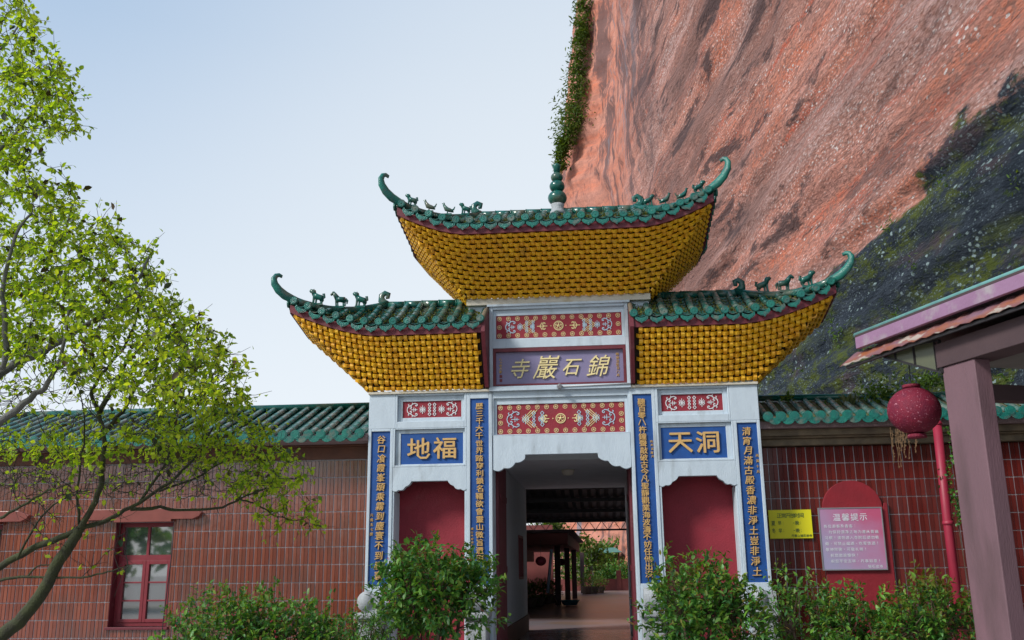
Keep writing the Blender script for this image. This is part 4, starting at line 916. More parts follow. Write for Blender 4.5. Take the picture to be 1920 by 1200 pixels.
# ================================================================== RIGHT WALL
bw = thing('boundary_wall', 'dark red tiled wall with a green tile coping right of the gateway', 'wall', (5.2, .8, 0))
b = MB().box(2.56, 7.6, WY+.012, WY+.55, 0, 3.10); wl_ = B('wall_core', b, 'grout', bw)
tile_wall(wl_, 2.565, 7.58, .02, 3.105, WY+.011, .122, .222, 'tile2', (), 300)
B('cornice', MB().box(2.56, 7.6, .33, .9, 3.11, 3.20).box(2.56, 7.6, .27, .9, 3.20, 3.225).box(2.56, 7.6, .22, .9, 3.225, 3.31), 'mould', bw, bev=.008)
B('soffit', MB().box(2.56, 7.6, .12, .95, 3.312, 3.40), 'granite', bw)
def HW2(x, y): return 3.43+(3.80-3.43)*((y-.06)/.9)
B('tile_bed', MB().add([(2.56, .06, 3.425), (7.6, .06, 3.425), (7.6, .96, 3.79), (2.56, .96, 3.79)], [(0, 1, 2, 3)]).add([(2.56, 1.6, 3.43), (7.6, 1.6, 3.43), (7.6, .96, 3.79), (2.56, .96, 3.79)], [(3, 2, 1, 0)]).box(2.56, 7.6, .1, 1.5, 3.401, 3.42), 'moss', bw)
x = 2.66
while x < 7.5:
    B('tile_row', tile_row(x, .03, .96, HW2), 'greentop', bw); link('round_end_tile', CAPP, bw, (x, .02, HW2(x, .06)+.02))
    link('drip_tile', DRIPP, bw, mtx=Matrix.Translation((x+.083, .022, 3.418)) @ Matrix.Rotation(random.uniform(-.1, .1), 4, 'Z')); x += .166
B('ridge_tile', MB().tube([(2.56, .96, 3.85), (5, .96, 3.83), (7.6, .96, 3.83)], .045, 8), 'green', bw)
pts = [(3.30, .2), (3.30, 2.28)]+[(3.69-.375*math.cos(math.pi*k/14), 2.29+.36*math.sin(math.pi*k/14)) for k in range(15)]+[(4.085, 2.36), (4.125, 2.36), (4.125, .2)]
B('arched_panel', MB().prism(pts, WY-.05, WY+.002), mat('bright_red_plaster', (.27, .012, .022), .6, (.17, .01, .018), 3, .6, .2, 30), bw, bev=.004, label='red plastered arched panel on the tiled wall')
ys = thing('opening_hours_sign', 'small yellow board with dark green lettering beside the right pilaster', 'sign', (2.90, .39, 1.93))
yb_ = B('board', MB().box(2.632, 3.172, .385, .40, 1.932, 2.292), 'yel', ys, bev=.002)
text_h('正常开放时间', 2.74, 3.075, .383, 2.22, .066, yb_, 'ink', .008, .001, name='character')
for z, c in ((2.125, '夏'), (2.03, '冬')):
    text_h(c, 2.655, 2.715, .383, z, .066, yb_, 'ink', .008, .001, sx=.8); text_h('早:', 2.745, 2.83, .383, z, .06, yb_, 'ink', .008, .001, sx=.8)
    text_h('-晚:', 2.92, 3.05, .383, z, .06, yb_, 'ink', .008, .001, sx=.9)
text_h('丹霞山锦石岩寺', 2.90, 3.16, .383, 1.965, .036, yb_, 'ink', .006, .001)
nbd = thing('notice_board', 'faded lilac and pink notice in a thin grey frame on the arched red panel', 'sign', (3.65, .34, 1.53))
rot = R(-1.3)
shp = B('sheet', MB().box(3.262, 4.028, .338, .35, 1.545, 2.292), 'notice', nbd)
B('frame', MB().hole(3.247, 4.043, 1.53, 2.307, 3.262, 4.028, 1.545, 2.292, .333, .365), 'iron', nbd, bev=.002)
text_h('温馨提示', 3.42, 3.86, .336, 2.185, .10, shp, 'signtext', .01, .001)
LN = ['各位游客及香客：', '　为保持清净之地为遵从普遍', '习惯！请您进入寺院后请勿吸', '烟，可禁止烟酒、吃荤饮酒！', '敬神拜佛，可敬礼貌！', '　祝您旅途愉快！', '　祝您平安吉祥，万事如意！']
for i, s_ in enumerate(LN): text_h(s_.replace('　', ' '), 3.30, 3.30+.052*len(s_), .336, 2.075-i*.072, .046, shp, 'signtext', .008, .001)
text_h('锦石岩寺', 3.80, 3.99, .336, 1.575, .042, shp, 'signtext', .006, .001)
# red post of the wall with clamp
po = thing('red_post', 'slender red painted pipe post standing in front of the tiled wall', 'post', (4.62, -.2, 0))
B('pipe', MB().tube([(4.66, -.2, 0), (4.65, -.2, 2.1), (4.665, -.2, 3.26)], .055, 14), 'redpole', po); B('collar', MB().lathe([(.062, 0), (.066, .02), (.062, .05)], (4.652, -.2, 2.05), 14), 'redpole', po); B('cap', MB().lathe([(.06, 0), (.066, .02), (.05, .05), (.001, .055)], (4.665, -.2, 3.26), 14), 'redpole', po)
# ================================================================== PAVILION (right foreground)
pv = thing('pavilion', 'open pavilion with mauve pillar, pink fascia and rusted eave sheet at the right edge', 'pavilion', (4.2, -4.3, 0))
dA = Vector((-.337, .94, 0)).normalized(); dB = Vector((.94, .337, 0)).normalized()
def pm(o, w0=None): return Matrix(((dB.x, dA.x, 0, o[0]), (dB.y, dA.y, 0, o[1]), (0, 0, 1, o[2]), (0, 0, 0, 1)))    # local x = inward, y = away
pc = at(1827, 680, -4.1); pc.z = 0
mp_ = pm(pc)
pl_ = B('pillar', MB().box(0, .16, 0, .41, 0, 3.30, mp_), 'pillar', pv, bev=.008)
B('beam', MB().box(-.02, .26, -4.0, .45, 3.301, 3.52, mp_), 'pillar2', pv, bev=.006, label='dark brown roof beam over the pillar')
e0 = at(1605, 654, -2.3); zf = None
# fascia line at height 3.72
def onz(px, py, z):
    d = fw+rt*(px-960)/FPX+up*(600-py)/FPX; return Vector(CAM+d*(z-CAM[2])/d[2])
E0 = onz(1605, 654, 3.70); me_ = pm(E0)
B('fascia', MB().box(-.0, .05, -5, .0, 0, .115, me_), 'pink', pv, bev=.004, label='weathered mauve-pink fascia board')
B('edge_pipe', MB().tube([tuple(me_ @ Vector((.02, .02, .145))), tuple(me_ @ Vector((.02, -2.5, .147))), tuple(me_ @ Vector((.02, -5, .145)))], .022, 8), 'teal', pv, label='thin pale teal pipe along the roof edge')
B('roof_slab', MB().box(.0, 4.5, -5, .0, .116, .15, me_).box(.052, 4.5, -5, -.002, .06, .115, me_), 'pillar2', pv)
# rusted corrugated eave sheet sloping down and outward
b = MB(); n_ = 90
for i in range(n_+1):
    y = .16-5.1*i/n_; wv = .008*math.sin(i*2.0)
    for x_, z_ in ((.09, -.015), (-.02, -.135)): b.v.append(tuple(me_ @ Vector((x_, y+(.0 if x_ > 0 else .12), z_+wv))))
for i in range(n_): b.f.append((2*i, 2*i+2, 2*i+3, 2*i+1)); b.sm.append(True)
sh = B('eave_sheet', b, 'rust', pv, label='rust streaked corrugated sheet under the fascia'); so_ = sh.modifiers.new('s', 'SOLIDIFY'); so_.thickness = .006
B('sheet_batten', MB().box(.0, .03, -5, .2, -.165, -.14, me_), 'steel', pv)
B('ceiling', MB().box(.45, 4.4, -4.9, -.3, -.20, -.18, me_), mat('dull_ceiling', (.22, .22, .21), .8, (.15, .15, .14), 2, .6), pv)
# glazed bracket at the end
A0 = at(1640, 664, -2.95); B0 = at(1768, 699, -3.72); A1 = Vector((B0.x, B0.y, B0.z+.30)); A1b = Vector((A0.x, A0.y, A0.z+.02))
br = B('bracket', MB().tube([A0, B0], .013, 4).tube([A1b, A1], .013, 4).tube([B0, A1], .02, 4), 'steel', pv)
for t in (.33, .62, .93):
    p0 = A0.lerp(B0, t); p1 = A1b.lerp(A1, t); B('strut', MB().tube([p0, p1], .014, 4), 'steel', br)
for t0, t1 in ((.04, .32), (.35, .61), (.64, .92)):
    q = [A0.lerp(B0, t0), A0.lerp(B0, t1), A1b.lerp(A1, t1), A1b.lerp(A1, t0)]; off = Vector((.0, .01, 0)); b = MB().add([tuple(v) for v in q]+[tuple(v+off) for v in q], [(0, 1, 2, 3), (7, 6, 5, 4), (0, 4, 5, 1), (1, 5, 6, 2), (2, 6, 7, 3), (3, 7, 4, 0)]); B('pane', b, 'glass_olive', br)
B('lower_beam', MB().box(.2, 4.2, .18, .32, 2.98, 3.12, mp_), 'pillar2', pv)
# ================================================================== LANTERN
lc = at(1714, 770, -3.0); la = thing('red_lantern', 'large round crimson lantern with sparse pale flecks hanging before the tiled wall', 'lantern', (lc.x, lc.y, lc.z-.26))
b = MB(); NL, ML = 48, 22
for i in range(ML+1):
    a = R(14)+(math.pi-R(28))*i/ML
    for j in range(NL):
        ph = 2*math.pi*j/NL; r = .245*(1-.028*(j % 2)); b.v.append((lc.x+r*math.sin(a)*math.cos(ph), lc.y+r*math.sin(a)*math.sin(ph), lc.z+.225*math.cos(a)))
for i in range(ML):
    for j in range(NL): b.f.append((i*NL+j, (i+1)*NL+j, (i+1)*NL+(j+1) % NL, i*NL+(j+1) % NL)); b.sm.append(True)
B('shade', b, 'lantern', la)
B('rim', MB().lathe([(.075, 0), (.085, .0), (.085, .03), (.075, .03)], (lc.x, lc.y, lc.z+.22), 20), 'lantern', la); B('rim', MB().lathe([(.075, 0), (.09, 0), (.085, .035), (.075, .035)], (lc.x, lc.y, lc.z-.262), 20), 'lantern', la)
B('wire', MB().tube([(lc.x, lc.y, lc.z+.24), (lc.x, lc.y, 3.56)], .005, 5), 'steel', la)
# dried vines hanging by the lantern
b = MB()
for k in range(15):
    x, y, z = at(random.choice([1676, 1684, 1690, 1706])+random.uniform(-9, 9), 795+random.uniform(0, 12), -.05); pts = [(x, y, z)]; L_ = random.uniform(.15, .48)
    for q in range(6): x += random.uniform(-.016, .016); z -= L_/6; pts.append((x, y, z))
    b.tube(pts, .0035, 4, False)
    for p in pts[1:]:
        for _ in range(2): a = random.uniform(0, 6.28); b.add([p, (p[0]+.02*math.cos(a), p[1]-.004, p[2]+.012*math.sin(a)), (p[0]+.008*math.sin(a), p[1], p[2]-.02)], [(0, 1, 2)])
tag(B('dried_vines', b, 'tassel'), 'clump of dried brown vines hanging from the wall coping beside the lantern', 'plant')['kind'] = 'stuff'
# ================================================================== COURTYARD BEYOND THE PASSAGE
cc = thing('canopy_roof', 'dark corrugated steel canopy on a lattice truss seen through the gate opening', 'canopy', (-1, 13, 2.9))
b = MB(); n_ = 150
for i in range(n_+1):
    x = -5.5+9*i/n_; wv = .02*math.sin(i*math.pi/2)
    b.v += [(x, 6.6, 4.35+wv), (x, 20.2, 3.12+wv)]
for i in range(n_): b.f.append((2*i, 2*i+2, 2*i+3, 2*i+1)); b.sm.append(False)
sh = B('roof_sheet', b, 'sheet', cc); so_ = sh.modifiers.new('s', 'SOLIDIFY'); so_.thickness = .01
for k in range(7):
    y = 7+k*2.1; z = 4.35-(y-6.6)*1.23/13.6; B('purlin', MB().box(-5.5, 3.5, y, y+.08, z-.13, z-.03), 'steel', cc)
tr = B('truss', MB().tube([(-5.5, 20, 3.08), (3.5, 20, 3.08)], .03, 6).tube([(-5.5, 20, 2.80), (3.5, 20, 2.80)], .03, 6), 'steel', cc)
b = MB()
for k in range(22): x = -5.5+k*.41; b.tube([(x, 20, 2.8), (x+.205, 20, 3.08)], .015, 4).tube([(x+.205, 20, 3.08), (x+.41, 20, 2.8)], .015, 4)
B('web', b, 'steel', tr)
B('column', MB().box(-5.5, -5.3, 19.9, 20.1, .49, 3.08), 'steel', cc); B('column', MB().box(3.3, 3.5, 19.9, 20.1, .49, 3.08), 'steel', cc)
ch = thing('courtyard_house', 'low dark red courtyard house with deep concrete eave and columns, seen through the gate', 'building', (-2.8, 22, .5))
B('wall', MB().box(-4.4, -2.25, 9.5, 27, .49, 1.05).box(-4.4, -2.3, 9.5, 27, 1.85, 2.75).box(-4.4, -2.26, 9.5, 10.4, 1.05, 1.85).box(-4.4, -2.26, 13.5, 15.0, 1.05, 1.85).box(-4.4, -2.26, 19, 20.5, 1.05, 1.85), 'courtred', ch)
B('inner_room', MB().box(-4.4, -3.6, 10, 27, 1.05, 1.85), 'backing', ch); B('rear_wall', MB().box(-9, -1.75, 31, 31.3, .49, 3.45), 'courtred', ch)
for y in (11.9, 17, 18): B('window_post', MB().box(-2.34, -2.28, y, y+.1, 1.05, 1.85), 'window', ch)
B('eave_slab', MB().box(-4.4, -1.9, 9.4, 16.5, 2.25, 2.42).box(-4.4, -.55, 16.52, 30, 2.26, 2.60), 'courtred', ch, bev=.01)
B('eave_slab', MB().box(-3.9, -.35, 16.4, 29, 2.602, 2.66), 'pillar2', ch, bev=.01)
for px_, py_ in ((1047, 1134), (1065, 1127), (1078, 1122), (1093, 1112)):
    p = onz(px_, py_, .5); B('column', MB().box(p.x-.09, p.x+.09, p.y-.09, p.y+.09, .49, 2.262 if p.y > 16.4 else 2.25), 'pillar2', ch, bev=.01)
b = MB().tube([tuple(at(1027, 1112, 13.5)), tuple(at(1034, 1030, 13.5))], .04, 10); B('drainpipe', b, 'pvc', ch)
tag(B('bamboo_broom', MB().tube([tuple(onz(1046, 1136, .5)), tuple(at(1034, 1105, 13))], .012, 5), 'tassel'), 'thin cane leaning against the first column of the courtyard house', 'stick')
for nm, px_, py_, r_ in (('a', 1014, 1052, .12), ('b', 1053, 1054, .13)):
    p = at(px_, py_, 12.5 if nm == 'a' else 22); l2 = thing('small_lantern', 'dark red lantern under the %s of the courtyard house' % ('near eave' if nm == 'a' else 'column eave'), 'lantern', (p.x, p.y, p.z-r_), 'lanterns of the courtyard house')
    b = MB().ball(tuple(p), r_*1.15, 16, (1, 1, .85)); B('shade', b, 'lantern', l2); B('wire', MB().tube([tuple(p), (p.x, p.y, 2.3)], .006, 4), 'steel', l2)
p = onz(1069, 1136, .5)
bs_ = thing('blue_basin', 'shallow blue plastic basin on the courtyard floor near the columns', 'basin', tuple(p))
prof = [(.001, .02), (.20, .02), (.27, .14), (.30, .15), (.30, .165), (.26, .165), (.2, .06), (.001, .05)]
B('bowl', MB().lathe(prof, tuple(p), 20), 'bluep', bs_)
def potted(px_, py_, h, r_, lab, grp='potted plants in the courtyard'):
    p = onz(px_, py_, .5); t_ = thing('potted_plant', lab, 'plant', tuple(p), grp)
    B('pot', MB().lathe([(.001, 0), (r_*.6, 0), (r_*.85, h*.32), (r_*.92, h*.35), (r_*.8, h*.35), (.001, h*.3)], tuple(p), 14), 'clay', t_)
    n_ = 260; d = unit(n_); c = np.array([p.x, p.y, p.z+h*.55]); pos = c+d*np.array([r_*1.25, r_*1.25, h*.42])*(rng.random((n_, 1))**.5); place_leaves(t_, pos, d+[0, 0, .5], unit(n_), rng.uniform(.07, .13, n_), M['plantg'], 0, .3)
for i, (a, c, h, r_) in enumerate(((993, 1140, .75, .26), (1008, 1137, .8, .28), (1022, 1132, .8, .3), (1036, 1130, .7, .26))):
    potted(a, c, h, r_, ['leafy potted plant nearest the white passage wall', 'second potted plant from the white passage wall', 'third potted plant from the white passage wall', 'potted plant beside the grey drainpipe'][i])
for i, (a, c, h, r_) in enumerate(((1100, 1114, .9, .3), (1113, 1113, .85, .3), (1125, 1112, .8, .28))):
    potted(a, c, h, r_, ['potted shrub closest to the far column', 'middle potted shrub by the low wall', 'potted shrub nearest the low red wall'][i])
# far low red wall with posts
lw = thing('low_wall', 'low red courtyard wall with square posts at the far end', 'wall', (1, 38, .5))
pa = onz(1090, 1108, .5); B('panel', MB().box(-3, 5, 37, 37.2, .49, 1.05), 'courtred', lw)
for x in (-2, -.35, 1.05, 2.6): B('post', MB().box(x, x+.24, 36.95, 37.25, .49, 1.45), 'courtred', lw, bev=.01)
def clump(name, lab, cat, c, rad, n_, size, m, kind=None, wid=.45, trunk=None, group=None):
    c = np.array(c, float); t_ = thing(name, lab, cat, (c[0], c[1], trunk if trunk is not None else c[2]-rad[2]), group)
    cl_ = unit(max(6, n_//60))*rng.random((max(6, n_//60), 1))**.4; pk = cl_[rng.integers(0, len(cl_), n_)]+rng.normal(size=(n_, 3))*.22
    pos = c+pk*np.array(rad); d = unit(n_)+[0, 0, .2]; place_leaves(t_, pos, d, unit(n_), rng.uniform(size*.7, size*1.3, n_), M[m], 0, wid, 'crown')
    if trunk is not None:
        b = MB()
        b.tube([(c[0], c[1], trunk), (c[0]+.1, c[1], (trunk+c[2])/2), (c[0], c[1], c[2]+rad[2]*.4)], [rad[0]*.07, rad[0]*.05, .02], 7)
        for k in range(7): q = c+cl_[k % len(cl_)]*np.array(rad)*.8; b.tube([(c[0], c[1], c[2]-rad[2]*.4), tuple((np.array([c[0], c[1], c[2]])+q)/2), tuple(q)], [rad[0]*.03, rad[0]*.02, .01], 5)
        B('trunk', b, 'barkgrey', t_)
    return t_
clump('hedge', 'dense dark green hedge behind the low red wall', 'hedge', (1.5, 39, 1.1), (3, .7, .75), 5000, .14, 'bush')
clump('young_tree', 'slender light green tree in the courtyard just right of the columns', 'tree', tuple(at(1108, 1050, 36)), (.9, .9, 1.2), 900, .2, 'plantg', trunk=.5)
clump('young_tree', 'pale leafy tree behind the columns of the courtyard house', 'tree', tuple(at(1062, 1060, 41)), (1.6, 1.2, 1.6), 1400, .2, 'plantg', trunk=.5)
clump('broad_tree', 'low dark green tree before the far rock at the door opening right side', 'tree', tuple(at(1140, 1050, 42)), (1.5, 1.0, .9), 1600, .2, 'bush', trunk=.5)
clump('roof_shrub', 'small green tree rising above the courtyard house eave', 'tree', tuple(at(1042, 995, 36)), (.9, .7, .6), 700, .2, 'plantg', trunk=.5)
gr = thing('garden_shelter', 'tiny teal roofed shelter near the foot of the far cliff', 'shelter', tuple(at(1130, 1063, 40)))
pA = at(1114, 1033, 40); B('roof', MB().prism([(pA.x, pA.z-.12), (pA.x+.25, pA.z+.12), (pA.x+1.1, pA.z+.16), (pA.x+1.45, pA.z-.08)], 39.5, 40.8), 'teal', gr)
for dx in (.15, 1.25): B('post', MB().box(pA.x+dx, pA.x+dx+.08, 40, 40.1, .49, pA.z-.05), 'courtred', gr)
# ================================================================== CLIFF PLANTS
def cliff_pt(si, zz):
    j = int(np.clip(np.searchsorted(cz, zz), 0, len(cz)-1)); return cV[si, j]
def hang(name, lab, pts, n_per, L_, m, cat='plant'):
    pos = []; dr = []; nr = []; sz = []
    for p, r_ in pts:
        for _ in range(n_per):
            q = np.array(p)+rng.normal(size=3)*r_; pos.append(q); dr.append(np.array([-.3, -.5, -.5])+rng.normal(size=3)*.5); nr.append(rng.normal(size=3)); sz.append(L_*random.uniform(.6, 1.5))
    t_ = thing(name, lab, cat, tuple(float(v) for v in pos[0])); place_leaves(t_, pos, dr, nr, sz, M[m], 0, .28, 'foliage'); return t_
iE = np.argmin(np.hypot(cX-(CAM[0]+61*math.sin(R(-2.1))), cY-(CAM[1]+61*math.cos(R(-2.1)))))
pts = []
for px_, py_, r_ in ((1090, 10, .5), (1086, 40, .5), (1084, 75, .45), (1080, 105, .5), (1078, 130, .5), (1076, 160, .6), (1073, 190, .8), (1070, 210, .9), (1068, 232, .9), (1074, 225, .9), (1062, 250, .6), (1052, 275, .35), (1048, 290, .3), (1047, 310, .3), (1055, 265, .5), (1090, 60, .3)):
    pts.append((at(px_+5, py_, 46.6), r_*.62))
hang('cliff_edge_shrubs', 'strip of green shrubs and grass hanging down the left edge of the cliff', pts, 420, .26, 'plantg')
# mossy tufts on the dark cliff foot
pts = []
for k in range(170):
    s_i = int(rng.integers(0, len(cs))); 
    zz = random.uniform(4, 8.6); p = cliff_pt(s_i, zz); pts.append((p, .10))
hang('cliff_foot_ferns', 'scattered small green plants growing on the dark mossy foot of the cliff', pts, 26, .10, 'plantg')['kind'] = 'stuff'
# plants on the coping of the right wall
for i, (px_, py_, n_, r_, m, lab) in enumerate(((1740, 715, 260, .14, 'plantg', 'bright green leafy weed growing above the lantern'), (1660, 742, 420, .20, 'plantg', 'wide green weed tuft on the wall coping left of the lantern'), (1590, 768, 130, .10, 'drygrass', 'pale upright grass tuft on the wall coping'), (1540, 775, 120, .09, 'plantg', 'small green creeper on the coping near the middle tiles'), (1478, 745, 60, .05, 'plantg', 'tiny green sprout at the left end of the wall coping'))):
    c = at(px_, py_, .75); t_ = thing('wall_weed', lab, 'plant', (c.x, c.y, c.z-r_)); 
    if m == 'drygrass': pos = np.array(c)+rng.normal(size=(n_, 3))*[.04, .05, .02]-[0, 0, .05]; dr = rng.normal(size=(n_, 3))*[.35, .3, .1]+[0, 0, 1]; sz = rng.uniform(.12, .3, n_); wd = .08
    else: pos = np.array(c)+rng.normal(size=(n_, 3))*[r_*.9, r_*.6, r_*.5]; dr = unit(n_)+[0, 0, .4]; sz = rng.uniform(.035, .075, n_); wd = .6
    place_leaves(t_, pos, dr, unit(n_), sz, M[m], 0, wd)
# creeper down the red post
n_ = 380; tt = rng.random(n_)
pp = np.array([at(1778+14*math.sin(t*9)+t*12, 800+t*180, -.22) for t in tt])+rng.normal(size=(n_, 3))*[.03, .03, .03]
t_ = thing('creeper', 'thin dark green creeper climbing beside the red post', 'plant', (4.8, -.22, 2.0)); place_leaves(t_, pp, unit(n_), unit(n_), rng.uniform(.03, .06, n_), M['bush'], 0, .6)
B('stem', MB().tube([tuple(at(1778+14*math.sin(t*9)+t*12, 800+t*180, -.22)) for t in [k/14 for k in range(15)]]+[(4.85, -.22, 0)], .006, 5), 'stem', t_)
# ================================================================== SHRUBS
def shrub(name, lab, c, rad, n_, size, nobj, young=.12, trunkr=.03, flowers=0, group=None, stems=5, lobes=None):
    c = np.array(c, float); rad = np.array(rad); t_ = thing(name, lab, 'shrub', (c[0], c[1], 0), group)
    n_ = int(n_*1.7); ncl = max(20, n_//16); q = unit(ncl)*(rng.random((ncl, 1))**.33); q[:, 2] = np.maximum(q[:, 2], -.8)
    lump = 1+.32*np.array([vnoise(np.array(v[0]*2.2+9), np.array(v[1]*2.2+v[2]*2.5+4), 5)*2 for v in q])[:, None]
    cen = c+q*rad*lump
    # branches
    b = MB(); roots = []
    for k in range(stems):
        a = 6.28*k/stems; e_ = c+np.array([math.cos(a)*rad[0]*.4, math.sin(a)*rad[1]*.4, -rad[2]*.1]); p0 = np.array([c[0]+.05*math.cos(a), c[1]+.05*math.sin(a), 0]); mid = (p0+e_)/2+rng.normal(size=3)*.04
        b.tube([p0, mid, e_], [trunkr, trunkr*.75, trunkr*.45], 6); roots += [mid, e_, (mid+e_)/2]
    roots = np.array(roots)
    for p in cen[::2]:
        r0 = roots[np.argmin(np.linalg.norm(roots-p, axis=1))]; b.tube([r0, (r0+p)/2+rng.normal(size=3)*.03, p], [.008, .005, .003], 4, False)
    B('branches', b, 'stem', t_)
    per = n_//ncl; ax = (q+[0, 0, .55]); ax /= np.linalg.norm(ax, axis=1, keepdims=True)
    idx = np.repeat(np.arange(ncl), per); m_ = len(idx)
    tpos = rng.random((m_, 1)); pos = cen[idx]+ax[idx]*(tpos-.5)*size*3.2+rng.normal(size=(m_, 3))*size*.28
    d = ax[idx]*.55+unit(m_)*.9+[0, 0, -.1]; nr = np.array([0, 0, 1.])+unit(m_)*.55
    hgt_ = (pos[:, 2]-c[2])/rad[2]; out_ = np.linalg.norm((pos-c)/rad, axis=1); yg = (rng.random(m_) < young*(1+hgt_*1.2)) & (out_ > .7)
    sz = rng.uniform(size*.65, size*1.25, m_)
    place_leaves(t_, pos[~yg], d[~yg], nr[~yg], sz[~yg], M['bush'], nobj, .48); 
    if yg.any(): place_leaves(t_, pos[yg], d[yg], nr[yg], sz[yg]*.85, M['bushy'], 0, .42, 'young_leaves')
    if flowers:
        b = MB()
        for k in range(flowers):
            v = unit(1)[0]; p = c+v*rad*.97; p[1] = min(p[1], c[1])
            for j in range(4): b.ball(tuple(p+rng.normal(size=3)*.008), .007, 5)
        B('flowers', b, 'flower', t_, kind='stuff')
    return t_
Cb = at(818, 1105, -1.6); shrub('round_shrub', 'round glossy shrub in front of the left red niche of the gateway', (Cb.x, -1.6, Cb.z-.02), (.74, .56, .54), 3100, .078, 150, .10, flowers=30)
Cb = at(1318, 1150, -1.7); shrub('round_shrub', 'spreading shrub with paler leaves in front of the right niche of the gateway', (Cb.x, -1.7, Cb.z), (.70, .5, .58), 2900, .078, 150, .2, flowers=10)
Cb = at(430, 1205, -2.2); shrub('hedge_shrub', 'bushy shrub below the window of the tiled hall, yellowish top leaves', (Cb.x, -2.2, Cb.z), (.72, .6, .57), 3200, .068, 150, .2, flowers=20, stems=7)
Cb = at(560, 1215, -2.0); shrub('hedge_shrub', 'darker shrub beside the left outer pilaster stone', (Cb.x, -2.0, Cb.z), (.62, .55, .52), 2600, .064, 120, .08, flowers=20, stems=7)
Cb = at(680, 1200, -1.2); shrub('hedge_shrub', 'fine leaved climbing shrub covering the left pedestal stone', (Cb.x, -1.0, Cb.z), (.40, .3, .38), 1500, .040, 60, .05)
Cb = at(1520, 1185, -1.3); shrub('hedge_shrub', 'loose thin shrub with small leaves below the yellow sign', (Cb.x, -1.3, Cb.z+.08), (.62, .4, .56), 1700, .058, 100, .12)
Cb = at(1620, 1200, -1.6); shrub('hedge_shrub', 'low shrub under the framed notice', (Cb.x, -1.6, Cb.z+.10), (.50, .4, .44), 1600, .062, 80, .15)
Cb = at(1745, 1180, -1.9); shrub('hedge_shrub', 'fresh yellow-green shrub beside the mauve pillar', (Cb.x, -1.9, Cb.z+.06), (.52, .42, .52), 2000, .068, 120, .45)
